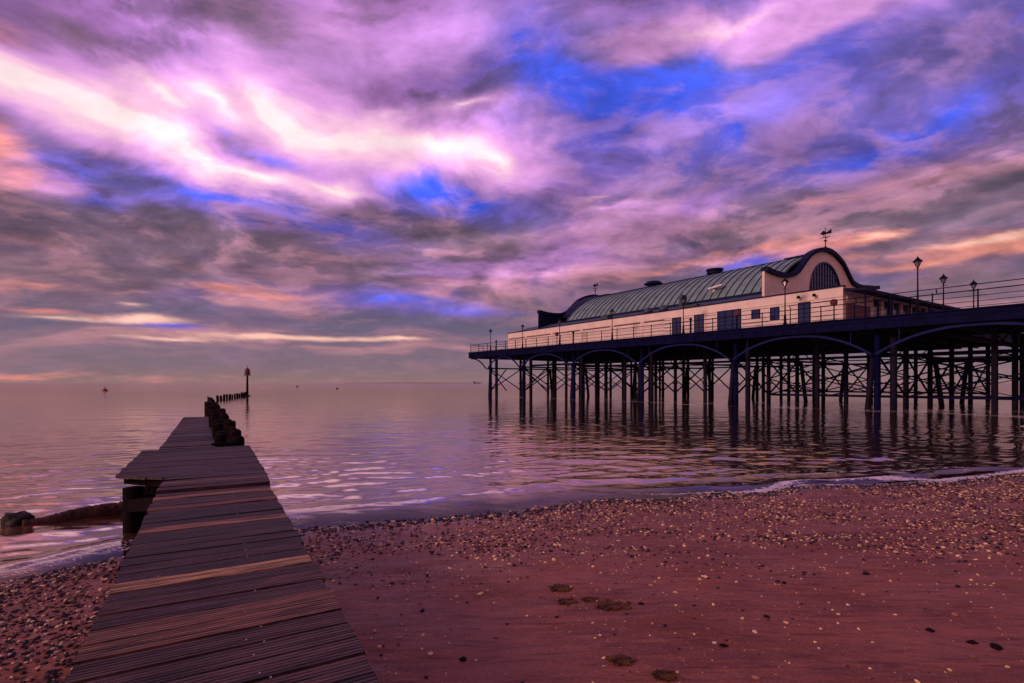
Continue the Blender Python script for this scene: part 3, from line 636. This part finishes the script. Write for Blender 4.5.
# dark arched hood between the seaward gable and the barrel
q = MB(); h1 = 7.0; r1 = 3.6; R1 = (h1*h1+r1*r1)/(2*r1); am = math.asin(h1/R1)
hA = [(QC+R1*math.sin(-am+2*am*i/24), 9.1-R1+R1*math.cos(-am+2*am*i/24)) for i in range(25)]; hB = [(x, z-.25) for x, z in hA]
q.strip(hA, hB, 6.2, 10.0, 'x'); q.box(9.6, 9.95, QC-9, QC+9, 3.2, 5.2); q.build('seaward_hood', roof_dk, pav)
q = MB(); q.box(37.2, 40.3, QC-.45, QC+.45, ZR+.0, ZR+.45); q.build('ridge_box', roof_dk, pav)
def vent(x, kind):
    q = MB()
    if kind: q.lathe([(.75, ZR-.2), (.75, ZR+.45), (1.3, ZR+.5), (1.35, ZR+.62), (.9, ZR+.95), (.1, ZR+1.1)], 16, (x, QC))
    else: q.lathe([(.85, ZR-.2), (.85, ZR+.35), (1.0, ZR+.36), (1.0, ZR+.5), (.85, ZR+.51), (.85, ZR+.7), (1.05, ZR+.72), (1.05, ZR+.92), (.4, ZR+1.0)], 16, (x, QC))
    o = q.build('roof_vent', roof_dk, pav); o['label'] = 'mushroom capped ridge vent' if kind else 'louvred drum ridge vent'
vent(18.0, 1); vent(28.0, 0)
def vane(x, z):
    q = MB(); q.lathe([(.28, z-.1), (.12, z+.15), (.05, z+.3), (.05, z+.75), (.2, z+.8), (.05, z+.95), (.03, z+1.0), (.03, z+2.1), (.01, z+2.35)], 8, (x, QC))
    q.bar((x-.5, QC, z+1.2), (x+.5, QC, z+1.2), .05); q.bar((x, QC-.5, z+1.2), (x, QC+.5, z+1.2), .05)
    q.prism([(x-.55, z+1.65), (x-.2, z+1.95), (x+.15, z+1.7), (x+.6, z+1.95), (x+.6, z+1.5), (x+.1, z+1.52), (x-.2, z+1.45)], QC-.03, QC+.03, 'y')
    q.build('weathervane', black_m, pav)
vane(41.4, 9.52); vane(5.9, 9.4)
q = MB(); q.box(35.2, 38.4, .8, 2.0, 4.0, 4.5) if False else q.box(31.5, 34.2, 1.2, 2.6, 3.35, 3.6); q.box(31.6, 32.0, 1.6, 2.4, 3.6, 4.9); q.build('roof_plant', slate_m, pav)
q = MB(); q.bar((33.5, 4.3, 5.55), (35.2, 4.3, 5.75), .55, .16); q.box(33.9, 34.1, 4.3, 4.6, 4.8, 5.5); q.build('skylight_hood', white_m, pav)
q = MB(); q.box(20.0, 21.2, .9, 1.8, 3.25, 3.75); q.build('roof_plant', slate_m, pav)
for x in (27.8, 30.0):
    q = MB(); q.lathe([(.5, 3.3), (.5, 3.55), (.4, 3.8), (.2, 3.92), (.02, 3.95)], 12, (x, .95)); q.build('dome_rooflight', slate_m, pav, True)
for x, y in ((45.6, -.2), (46.9, -.2)):
    q = MB(); q.bar((x, 0, 2.55), (x, -.28, 2.62), .06); q.lathe([(.13, 2.5), (.15, 2.62), (.08, 2.75)], 8, (x, -.32)); q.build('wall_floodlight', black_m, pav)
# landward shop front and long canopy across the end
q = MB(); q.box(BL-.2, BL-.12, 5.0, 21.0, 0, WH); q.build('shopfront_glazing', glass_m, pav)
q = MB()
for y in np.arange(5.0, 21.2, 2.0): q.box(BL-.1, BL+.06, y-.28, y+.28, 0, 2.55)
q.box(BL-.1, BL+.06, 5, 21, 2.55, 2.95); q.box(BL-.1, BL+.06, 5, 21, 0, .45); q.build('shopfront_pillars', wall_m, pav)
q = MB(); q.box(BL+.005, BL+.1, .5, 4.6, .1, 1.75); q.build('sign_panel', signred, pav)
q = MB(); q.box(BL+.005, BL+.1, .5, 4.6, 1.95, 2.3); q.build('cream_sign_board', trim_m, pav)
q = MB(); q.prism([(BL+.1, 2.72), (BL+.1, 2.92), (BL+1.6, 2.66), (BL+1.6, 2.52)], -.1, QW+1.5, 'y'); q.bar((BL+1.65, -.15, 2.58), (BL+1.65, QW+1.5, 2.58), .1, .2)
q.build('canopy', roof_dk, pav)
for y in (.3, 4.5, 8.7, 12.9, 17.1, 21.3, 25.8):
    q = MB(); q.tube([(BL+1.5, y, 0), (BL+1.5, y, 2.55)], .06, 8); q.bar((BL+1.5, y, 2.2), (BL+.9, y, 2.62), .05); q.build('canopy_post', iron_dark, pav)

# ------------------------------------------------------------------ LAMP POSTS
lampgrp = 'lamp posts along the pier'
def make_lamp():
    o = empty('lamp_post', (0, 0, 0), 0, '', 'lamp post', lampgrp)
    q = MB(); q.lathe([(.16, 0), (.16, .25), (.11, .3), (.09, .9), (.06, 1.0), (.045, 2.0), (.04, 3.2), (.07, 3.22), (.07, 3.27), (.04, 3.32)], 10)
    q.bar((-.28, 0, 3.1), (.28, 0, 3.1), .03); q.build('post', black_m, o)
    q = MB(); q.lathe([(.08, 3.33), (.21, 3.66)], 6); g_ = q.build('lantern_glass', lampglass, o)
    q = MB()
    for k in range(6):
        a = 2*math.pi*k/6; q.bar((.095*math.cos(a), .095*math.sin(a), 3.32), (.22*math.cos(a), .22*math.sin(a), 3.67), .022)
    q.build('lantern_frame', black_m, o)
    q = MB(); q.lathe([(.30, 3.66), (.30, 3.69), (.17, 3.82), (.11, 3.88), (.09, 3.93), (.04, 3.96), (.02, 4.08)], 12); q.build('lantern_cap', black_m, o)
    return o
lamp0 = make_lamp()
cw, sw_ = math.cos(ang), math.sin(ang)
def pier_pt(t_, n_): return (PT[0]+cw*t_-sw_*n_, PT[1]+sw_*t_+cw*n_, ZD)
lspots = [(57.9, .55, 1.0, 'tall black lamp post nearest the camera on the near railing, right of the pavilion'),
          (48.8, .55, 1.0, 'black lamp post on the near railing below the curved gable of the pavilion'),
          (38.9, .55, .95, 'black lamp post on the near railing left of the two navy pavilion doors'),
          (29.5, .55, .91, 'black lamp post on the near railing in front of the roof with the mushroom vent'),
          (20.6, .55, .84, 'black lamp post on the near railing below the swept seaward gable'),
          (12.9, .55, .84, 'thin black lamp post second from the seaward tip of the pier'),
          (5.0, .55, .84, 'thin black lamp post at the seaward tip of the pier, leftmost of all'),
          (57.0, 9.4, 1.0, 'black lamp post in the middle of the deck, just right of the tallest one'),
          (57.6, 15.0, 1.02, 'black lamp post farthest right, standing deep on the deck against orange cloud')]
for i, (a, b_, sc, lb) in enumerate(lspots):
    o = lamp0 if i == 0 else copy_tree(lamp0)
    o.location = pier_pt(a, b_); o.scale = (1, 1, sc); o['label'] = lb; o.rotation_euler = (0, 0, .3*i)

# round fixtures on short posts by the railing
fx = empty('floodlight', (0, 0, 0), 0, '', 'floodlight', 'round floodlights on the pier railing')
q = MB(); q.tube([(0, 0, 0), (0, 0, 1.35)], .05, 8); q.build('post', black_m, fx)
q = MB(); q.tube([(-.02, -.14, 1.5), (-.01, -.05, 1.5), (0, .12, 1.5), (0, .2, 1.5)], [.24, .27, .22, .08], 12); q.build('lamp_head', red_m, fx)
for i, (a, lb) in enumerate(((44.6, 'dark round floodlight on short post in front of the wall between door and window'), (52.6, 'dark round floodlight on short post near the landward corner of the pavilion'), (20.2, 'dark round floodlight low on the railing by the seaward gable'))):
    o = fx if i == 0 else copy_tree(fx)
    o.location = pier_pt(a, .45); o.rotation_euler = (0, 0, ang); o['label'] = lb

# ------------------------------------------------------------------ WALKWAY
WU = Vector((-302.0, F)).normalized(); WV = Vector((WU.y, -WU.x)); wang = math.atan2(WV.y, WV.x); WO = Vector((-.529, 2.19)); DZ = .76
walk = empty('boardwalk', (WO.x, WO.y, 0), wang, 'weathered grooved timber walkway running from the beach out over the water', 'boardwalk')
def loc(px, py, z=DZ):
    d_ = F*(2-z)/(py-383); p = Vector(((px-512)/F*d_, d_))-WO; return (p.dot(WV), p.dot(WU))
def deck_planks(v0, v1, leftf, rightf, name, z0, pitch=.178, tints=None, parent=walk, gw=6):
    q = MB(); T_ = []; tone = .5
    k = 0; v = v0
    while v < v1:
        p1 = min(v+pitch-.013, v1); n = gw; prof_ = []
        zz_ = z0+random.gauss(0, .0035); tl = random.gauss(0, .003); wd = p1-v
        for i in range(n):
            a = v+wd*i/n; b2 = v+wd*(i+1)/n; e = (b2-a)
            prof_ += [(a+e*.0, 0), (a+e*.62, 0), (a+e*.70, -.007), (a+e*.92, -.007)]
        prof_.append((p1, 0)); prof_ += [(p1, -.035), (v, -.035)]
        jl, jr = random.gauss(0, .006), random.gauss(0, .006); tw = random.uniform(-.005, .005)
        vs = [(leftf(y)+jl, y, zz_+h_+tl) for y, h_ in prof_]+[(rightf(y)+jr, y+tw*0, zz_+h_-tl) for y, h_ in prof_]
        m_ = len(prof_); fs = [tuple(range(m_))[::-1], tuple(range(m_, 2*m_))]+[(i, (i+1) % m_, m_+(i+1) % m_, m_+i) for i in range(m_)]
        tone = .75*tone+.25*(3*random.random()-1.0 if random.random() < .5 else .5); base = min(2.0, max(.22, .40+.95*tone*random.uniform(.4, 1.5))); hue = random.random()*.8
        col = (base*(1+.28*hue), base*(.95+.0*hue), base*(1.25-.35*hue), 1)
        hit = None
        for (tv, tc_, tl_) in (tints or []):
            if v <= tv < v+pitch: hit = (tc_, tl_)
        if hit:
            bq = MB(); bq.add(vs, fs); bo = bq.build('board', timber_b, parent, tint=[hit[0]]*len(vs)); bo['label'] = hit[1]
        else: q.add(vs, fs); T_ += [col]*len(vs)
        v += pitch; k += 1
    return q.build(name, timber_b, parent, tint=T_)
pv = lambda px, py: loc(px, py)[1]
Wd = 1.145
tj = loc(165, 493)[1]
pale = (6.5, 6.0, 3.4, 1); rusty = (4.2, 3.3, 2.1, 1); rust2 = (2.6, 1.9, 1.4, 1)
tl = [(pv(210, 570), pale, 'pale newer board'), (pv(215, 524), rusty, 'reddish lighter board'), (pv(215, 495)+.02, rusty, 'reddish lighter board'), (pv(215, 500)-.15, rust2, 'faded red board'), (pv(205, 632), rust2, 'faded red board'), (pv(205, 622), rust2, 'faded red board')]
near = deck_planks(-7.0, tj-.01, lambda y: -Wd, lambda y: 0, 'near_deck', DZ, tints=tl)
# platform: wider on the left, its corner cut
pFL, pBL, pBR, pF = loc(116, 478.5), loc(142, 453), loc(253.5, 448), loc(165, 481)
def interp(pts):
    pts = sorted(pts); ys_ = [p[1] for p in sorted(pts, key=lambda p: p[1])]; xs_ = [p[0] for p in sorted(pts, key=lambda p: p[1])]
    return lambda y: float(np.interp(y, ys_, xs_))
plat_left = interp([(-Wd, tj), (pF[0], pF[1]), (pFL[0], pFL[1]), (pBL[0], pBL[1])])
deck_planks(tj+.01, pBL[1]+.02, plat_left, lambda y: .03, 'platform_deck', DZ+.035, tints=[(pv(215, 482), rust2, 'faded red board')])
yB = pBL[1]+.02; fL, fR, fE = loc(162, 445.5), loc(214.5, 444), loc(194, 417)
deck_planks(yB+.03, fE[1], lambda y: fL[0], lambda y: fR[0], 'far_deck', DZ, tints=[(yB+.1, (3.0, 2.2, 1.6, 1), 'pale newer board')])
sc = MB()
for k in range(90):
    y = -1+k*.178+.03; 
    if y > tj: break
    x = -.40+.006*math.sin(y); sc.lathe([(.005, DZ-.002), (.005, DZ+.003)], 6, (x+random.uniform(-.004, .004), y)) if k % 4 else None
    if y < 1.0: sc.lathe([(.005, DZ-.002), (.005, DZ+.003)], 6, (x+random.uniform(-.02, .02)-.06, y+.06))
    if k % 5 == 1: sc.lathe([(.005, DZ-.002), (.005, DZ+.003)], 6, (-.93+random.uniform(-.02, .02), y+.03))
sc.build('screw_heads', screw_m, walk)
bm_ = MB()   # bearers under the boards
for x in (-Wd+.06, -Wd/2, -.06): bm_.box(x-.04, x+.04, -7, tj, DZ-.19, DZ-.04)
for x in (fL[0]+.08, fR[0]-.08): bm_.box(x-.05, x+.05, yB, fE[1]-.05, DZ-.2, DZ-.04)
bm_.box(-Wd-.02, .0, tj+.0, tj+.09, DZ-.17, DZ-.005)
bm_.box(-Wd+.05, .02, tj+.1, tj+.2, DZ-.2, DZ-.005)
bm_.box(pBL[0]+.05, .0, pBL[1]-.12, pBL[1]-.02, DZ-.2, DZ-.005)
bm_.bar((pFL[0]+.12, pFL[1]+.14, DZ-.06), (pBL[0]+.08, pBL[1]-.05, DZ-.06), .08, .09)
bm_.bar((pFL[0]+.10, pFL[1]+.10, DZ-.05), (pF[0], pF[1]+.10, DZ-.05), .07, .08)
bm_.build('bearers', timber, walk)
def leg(x, y, s_=.13, zt=DZ-.17, zb=-.8):
    q = MB(); q.tube([(x, y, zb), (x+.01, y, 0), (x, y, zt)], [s_*1.1, s_, s_*.95], 9); q.build('leg', timber, walk, True)
leg(pFL[0]+.16, pFL[1]+.22, .13); leg(pFL[0]+.34, pFL[1]+.22, .11, DZ-.3); leg(pFL[0]+.55, pF[1]+.05, .09); leg(pBL[0]+.2, pBL[1]-.2); leg(-.1, pBL[1]-.2); leg(-.1, tj+.2, .1)
for y in (1.2, 3.0): leg(-Wd+.12, y, .08); leg(-.12, y, .08)
for y in np.arange(yB+1.5, fE[1], 2.1): leg(fL[0]+.14, y, .1); leg(fR[0]-.14, y, .1)
q = MB(); q.bar((pFL[0]+.1, pFL[1]+.22, .35), (-Wd+.1, tj+.15, .62), .07, .16); q.bar((pFL[0]+.16, pFL[1]+.3, .05), (pBL[0]+.2, pBL[1]-.2, .5), .06, .12); q.build('strut', timber, walk)

# ------------------------------------------------------------------ GROYNE beside and beyond the walkway
def ipile(q, x, y, w_, zt, zb=-1.5, wob=.03):
    n = 8; rr = [w_*random.uniform(.9, 1.1) for _ in range(n)]; vs = []
    for z, s_ in ((zb, 1.05), (0, 1.0), (zt-.03, .95), (zt+.01, .7)):
        vs += [(x+rr[k]*s_*math.cos(2*math.pi*k/n)+wob*(z/2), y+rr[k]*s_*math.sin(2*math.pi*k/n), z+(random.uniform(-.015, .015) if z == zt+.01 else 0)) for k in range(n)]
    fs = []
    for i in range(3): fs += [(i*n+k, i*n+(k+1) % n, (i+1)*n+(k+1) % n, (i+1)*n+k) for k in range(n)]
    fs.append(tuple(3*n+k for k in range(n))); q.add(vs, fs)
gp0 = Vector((-5.55, 10.9)); gdir = (Vector((-34.2, 60.0))-gp0).normalized()
groyne = empty('timber_groyne', (gp0.x, gp0.y, 0), math.atan2(gdir.y, gdir.x)-math.pi/2, 'dark jagged timber groyne of close set piles beside the far end of the walkway', 'groyne')
y = 0; k = 0
while y < 56:
    for (x, dzv) in ((-.06, .0), (-.40, .08)):
        if x < -.2 and y > 34: continue
        q = MB(); ipile(q, x+random.uniform(-.04, .04), y+(0 if x > -.2 else .25), .12 if y < 12 else .16, 1.0-.0105*y+random.uniform(-.12, .10)+dzv*.6, wob=random.uniform(-.06, .06))
        q.build('pile', timber, groyne)
    y += .78 if y < 12 else 1.45; k += 1
q = MB(); q.bar((-.23, -.1, .62), (-.23, 54, .45), .10, .24); q.bar((-.23, -.1, .22), (-.23, 54, .1), .09, .3); q.bar((-.23, -.1, -.2), (-.23, 54, -.2), .09, .4); q.build('waling', timber, groyne)
q = MB(); q.box(-.55, -.10, -.14, -.06, .70, .80); q.box(-.53, -.12, -.14, -.06, .05, .62); q.build('end_boards', timber, groyne)
# outlying posts to the beacon
p0 = Vector((-33.6, 60.5)); p1 = Vector((-40.3, 80.2)); NP_ = 12
ordn = ['', 'nearest', 'second', 'third', 'fourth', 'fifth', 'sixth', 'seventh', 'eighth', 'ninth', 'tenth', 'eleventh', 'twelfth', 'thirteenth', 'fourteenth']
for i in range(NP_):
    f_ = i/(NP_-1); P = p0.lerp(p1, f_); q = MB(); ipile(q, 0, 0, .13+random.uniform(-.02, .03), f_*.12+.50+random.uniform(-.08, .12), wob=random.uniform(-.15, .15))
    o = q.build('timber_pile', timber); o.location = (P.x, P.y, 0); o.rotation_euler = (0, 0, .3*i)
    k_ = [j for j in range(NP_-1, -1, -1) ].index(i)
    tag(o, 'stubby dark timber pile in the sea, ' + ('the one nearest the red beacon' if k_ == 0 else f'{ordn[k_+1]} in the row counted from the red beacon'), 'pile', 'row of piles between groyne and beacon')
bc = empty('beacon', (-40.6, 81.3, 0), 0, 'red bell shaped topmark on a dark pole at the end of the groyne', 'beacon')
q = MB(); q.tube([(0, 0, -2), (0, 0, 1), (0, 0, 3.25)], [.2, .17, .13], 10); q.box(-.3, .3, -.3, .3, 0, .15); q.build('pole', black_m, bc)
q = MB(); q.lathe([(.52, 3.15), (.5, 3.22), (.42, 3.3), (.38, 3.8), (.30, 4.1), (.15, 4.28), (.05, 4.32)], 14); q.build('topmark', red_m, bc)
q = MB(); q.tube([(0, 0, 4.3), (0, 0, 4.62)], .04, 6); q.build('spike', black_m, bc)

def buoy(px, py, r_, label):
    d_ = F*2/(py-383); o = empty('buoy', ((px-512)/F*d_, d_, 0), 0, label, 'buoy', 'small buoys on the open sea')
    q = MB(); q.lathe([(r_*.6, -r_*.5), (r_, -r_*.1), (r_, r_*.35), (r_*.7, r_*.8), (r_*.3, r_*1.0)], 12); q.build('float', buoy_m, o, True)
    q = MB(); q.lathe([(r_*.12, r_*.9), (r_*.12, r_*1.5), (r_*.2, r_*1.52), (r_*.2, r_*1.7)], 6); q.build('staff', black_m, o)
buoy(105, 391.0, .62, 'small red buoy floating on the sea at far left'); buoy(297, 387.2, .62, 'tiny dark buoy just below the horizon right of the beacon'); buoy(337, 389, .45, 'tiny dark buoy below the horizon, right one of the pair')
sh = empty('ship', (-165, 2500, 0), 0, 'tiny ship on the horizon just left of the pier tip', 'ship')
q = MB(); q.prism([(-18, 0), (16, 0), (20, 4), (-18, 3.2)], -4, 4, 'y'); q.build('hull', boat_m, sh); q = MB(); q.box(-15, -7, -3, 3, 3, 9); q.box(5, 7, -1, 1, 3.5, 7); q.build('superstructure', boat_m, sh)

# ------------------------------------------------------------------ ROCK, HUMP, STONES, SHINGLE, WEED
def gz(x, y): return float(ground(np.array([x]), np.array([y]))[0])
def px2g(px, py):
    z = .1
    for _ in range(8):
        d_ = F*(2-z)/(py-383); x = (px-512)/F*d_; z = max(gz(x, d_), 0)
    return x, d_, z
def blob(name, x, y, z, sx, sy, sz, m_, rough=.25, sub=3, seed=0, rz=0):
    b = bmesh.new(); bmesh.ops.create_icosphere(b, subdivisions=sub, radius=1)
    for v in b.verts:
        n_ = mnoise.fractal(v.co*1.6+Vector((seed, seed*2, 0)), 1, 2, 4); v.co *= 1+rough*n_; v.co.x *= sx; v.co.y *= sy; v.co.z *= sz
    me = bpy.data.meshes.new(name); b.to_mesh(me); b.free(); me.materials.append(m_); me.polygons.foreach_set('use_smooth', [True]*len(me.polygons))
    o = bpy.data.objects.new(name, me); COL.objects.link(o); o.location = (x, y, z); o.rotation_euler = (0, 0, rz); return o
tag(blob('rock', -7.0, 7.5, .06, .17, .15, .12, rock_m, .6, 3, 4), 'dark wet boulder awash in the shallows at the left edge', 'rock')
# weedy hump from the rock to the walkway leg
q = MB(); pts = []; rs = []
for i in range(40):
    f_ = i/39; px = 22+(136-22)*f_; py = 527-20*f_+1.0*math.sin(f_*9); d_ = 7.4+.9*f_; z_ = 2-(py-383)/F*d_
    pts.append(((px-512)/F*d_, d_, z_+.02)); rs.append((.075+.05*f_)*(.85+.3*math.sin(i*1.7)**2*.5+.15*random.random()))
q.tube(pts, rs, 14); hb = q.build('weedy_timber', hump_m, None, True); tag(hb, 'long low reddish weed covered timber lying in the shallows beside the walkway leg', 'driftwood')

# shingle: one mass of pebbles and shell
ico = bmesh.new(); bmesh.ops.create_icosphere(ico, subdivisions=1, radius=1); iv = np.array([v.co[:] for v in ico.verts]); iF = np.array([[v.index for v in f.verts] for f in ico.faces]); ico.free()
iF = iF.astype(np.int64)
ico = bmesh.new(); bmesh.ops.create_icosphere(ico, subdivisions=2, radius=1); iv2 = np.array([v.co[:] for v in ico.verts]); iF2 = np.array([[v.index for v in f.verts] for f in ico.faces]); ico.free()
def scatter(name, N, accept, rmin, rmax, pal, label=None, xr=(-9, 14), yr=(1.4, 13), lowpow=2.2, big=False):
    X_ = rng.uniform(*xr, N); Y_ = rng.uniform(*yr, N); D_ = shore(X_)-Y_
    keep = (rng.random(N) < accept(X_, Y_, D_)) & (np.abs(X_) < 1.3*(Y_+1.2)); X_, Y_, D_ = X_[keep], Y_[keep], D_[keep]; n = len(X_)
    r_ = rmin+(rmax-rmin)*rng.random(n)**lowpow
    V0, F0 = (iv2, iF2) if big else (iv, iF)
    scl = np.stack([r_*rng.uniform(.8, 1.4, n), r_*rng.uniform(.7, 1.1, n), r_*rng.uniform(.35, .7, n)], -1)
    a = rng.uniform(0, 6.28, n); ca, sa = np.cos(a), np.sin(a); tilt = rng.uniform(-.35, .35, n)
    V = V0[None]*(1+rng.uniform(-.18, .18, (n, len(V0), 1)))*scl[:, None]
    x, y, z = V[..., 0], V[..., 1], V[..., 2]; z = z+x*tilt[:, None]
    xr_ = x*ca[:, None]-y*sa[:, None]; yr_ = x*sa[:, None]+y*ca[:, None]
    P = np.stack([xr_+X_[:, None], yr_+Y_[:, None], z+(ground(X_, Y_)+scl[:, 2]*.35)[:, None]], -1).reshape(-1, 3)
    Fc = (F0[None]+(np.arange(n)*len(V0))[:, None, None]).reshape(-1, 3)
    pal_c = np.array([p[1] for p in pal]); pr = np.array([p[0] for p in pal]); ci = rng.choice(len(pal), n, p=pr/pr.sum())
    cc = pal_c[ci]*rng.uniform(.7, 1.25, (n, 1)); cc = np.concatenate([cc, np.ones((n, 1))], 1); cc = np.repeat(cc, len(V0), 0)
    o = np_mesh(name, P, Fc, [peb_m], False if not big else True, {'tint': cc}); o['kind'] = 'stuff'
    if label: o['label'] = label; 
    return n
walkc = lambda x, y: ((x-WO.x)*WV.x+(y-WO.y)*WV.y)
dark = [(.70, (.022, .010, .012)), (.12, (.16, .08, .06)), (.14, (.9, .58, .28)), (.04, (.3, .16, .1))]
mixed = [(.50, (.026, .011, .013)), (.18, (.22, .11, .08)), (.26, (1.0, .68, .34)), (.06, (.4, .18, .1))]
pales = [(.25, (.026, .011, .013)), (.2, (.3, .15, .1)), (.5, (1.0, .70, .34)), (.05, (.45, .2, .1))]
def acc_edge(x, y, d_):
    patch = vnoise(x*1.1, y*2.0)
    return np.clip(np.exp(-((d_-.32-.15*np.sin(x))/.28)**2)*.9*(.4+patch), 0, 1)*(x > -3)
def acc_band(x, y, d_):
    d_ = np.where(d_ > .3, .3+(d_-.3)/np.clip(1+.15*(x+.6), .8, 2.0), d_)
    patch = vnoise(x*.9+4, y*1.6+9); p2 = np.clip((vnoise(x*.55+20, y*2.2)-.42)*4, 0, 1)
    b_ = np.exp(-((d_-1.0)/1.0)**2)*.65+.75*np.exp(-((d_-2.0-.2*np.sin(x*.5))/.35)**2)*(.3+.7*p2)+.16*np.exp(-((d_-2.2)/.9)**2)
    return np.clip(b_*np.clip(2.3*patch-.45, .05, 1.3), 0, 1)*(d_ > .12)*(x > -3)
def acc_sparse(x, y, d_):
    patch = np.clip((vnoise(x*.7+31, y*1.0+2)-.35)*2.2, 0, 1)
    return (d_ > .5)*np.clip(.12+.5*patch, 0, 1)*np.exp(-np.clip(d_-1.5, 0, 9)*.42)*(x > -3)
def acc_left(x, y, d_):
    patch = vnoise(x*2+7, y*2+1)
    return ((d_ > -.15) & (walkc(x, y) < -.9))*np.clip(.35+.9*patch, 0, 1)
nn = [scatter('shingle', 140000, acc_edge, .008, .032, dark, 'dark wet shingle along the water line'),
      scatter('shingle', 170000, acc_band, .006, .024, mixed, 'mixed dark and pale shingle band across the beach'),
      scatter('shell_fragments', 110000, acc_sparse, .004, .017, pales, 'scattered pale shell fragments on the open sand', lowpow=3),
      scatter('shingle', 46000, acc_left, .006, .024, [(.66, (.022, .010, .012)), (.14, (.2, .09, .06)), (.17, (.85, .6, .36)), (.03, (.4, .18, .1))], 'shingle on the left side of the walkway', xr=(-9, -.6), yr=(1.2, 7.5))]
print('pebbles', nn)
# single stones that can be told apart
stone_d = mat('dark_stone', (.012, .006, .008), .8, 0, .1, .4, 20); stone_p = mat('pale_stone', (.72, .55, .42), .6, 0, .4, .2, 20); stone_o = mat('orange_stone', (.42, .18, .10), .6, 0, .4, .3, 20)
stones = [(866, 574, .040, 0, 'dark stone on smooth sand at right, just below the shingle band'), (784, 583, .032, 0, 'small dark stone alone on the sand below the shingle, right of centre'),
          (930, 631, .036, 0, 'dark flat stone left of the pair near the right edge'), (972, 643, .040, 0, 'dark stone, left one of the close pair at lower right'), (996, 648, .055, 0, 'largest dark stone, right one of the close pair at lower right'),
          (767, 617, .030, 0, 'dark stone on the bare sand midway between seaweed and right edge'), (723, 646, .034, 0, 'dark stone beside a small pale one on the lower sand'), (715, 643, .022, 1, 'small white stone touching a dark one on the lower sand'),
          (755, 632, .028, 1, 'white pebble alone on the sand below a dark stone'), (756, 678, .030, 2, 'orange tinged pebble at the bottom edge of the sand'), (955, 615, .036, 2, 'flat orange brown stone above the dark ones at right'),
          (848, 605, .022, 1, 'pale pebble alone on the smooth sand at right'), (641, 604, .030, 0, 'dark stone just right of the seaweed patch'), (430, 654, .028, 1, 'pale stone on the sand near the walkway edge'), (463, 660, .035, 0, 'dark lump of weed stained stone near the walkway')]
for i, (px, py, r_, kd, lb) in enumerate(stones):
    x, y, z = px2g(px, py); r_ *= .78; tag(blob('stone', x, y, z+r_*.12, r_, r_*.75, r_*.45, (stone_d, stone_p, stone_o)[kd], .55, 2, i*3+1, i), lb, 'stone', 'single stones lying on the sand')
def weed(px, py, size, label, n=190):
    size *= .75
    x0, y0, z0 = px2g(px, py); q = MB()
    for i in range(n):
        a = random.uniform(0, 6.28); rr = size*min(.9, abs(random.gauss(0, .45))); rr *= .55+.45*math.sin(a*3+px)*math.sin(a*2+py)+.3; cx, cy = rr*math.cos(a)*1.35, rr*math.sin(a)*.9
        zz_ = gz(x0+cx, y0+cy)-z0; a2 = random.uniform(0, 6.28); l_ = random.uniform(.012, .06); w_ = random.uniform(.002, .007)
        d_ = Vector((math.cos(a2), math.sin(a2), 0)); s_ = Vector((-d_.y, d_.x, 0))*w_; P0 = Vector((cx, cy, zz_+.004)); h1 = random.uniform(.003, .012)
        p_ = [P0, P0+d_*l_*.5+Vector((0, 0, h1)), P0+d_*l_+Vector((0, 0, h1*.3))+s_*2]
        vs = []
        for c_, k2 in zip(p_, (1, 1.4, .5)): vs += [c_-s_*k2, c_+s_*k2, c_+s_*k2+Vector((0, 0, .004)), c_-s_*k2+Vector((0, 0, .004))]
        fs = [(0, 1, 2, 3), (8, 11, 10, 9)]
        for i2 in (0, 4): fs += [(i2, i2+4, i2+5, i2+1), (i2+1, i2+5, i2+6, i2+2), (i2+2, i2+6, i2+7, i2+3), (i2+3, i2+7, i2+4, i2)]
        q.add(vs, fs)
    o = q.build('seaweed_clump', weed_m); o.location = (x0, y0, z0); tag(o, label, 'seaweed', 'clumps of brown seaweed on the sand')
for a in ((558, 589, .13, 'brown seaweed clump, upper of the two in the middle of the sand', 260), (566, 602, .10, 'small brown seaweed clump directly below the upper one'), (612, 607, .17, 'largest brown seaweed clump on the sand', 320), (622, 662, .08, 'seaweed clump near the bottom of the sand'), (664, 676, .08, 'seaweed clump at the bottom edge of the picture'), (590, 600, .07, 'thin scrap of seaweed between the two middle clumps and the largest one', 70)):
    weed(*a)
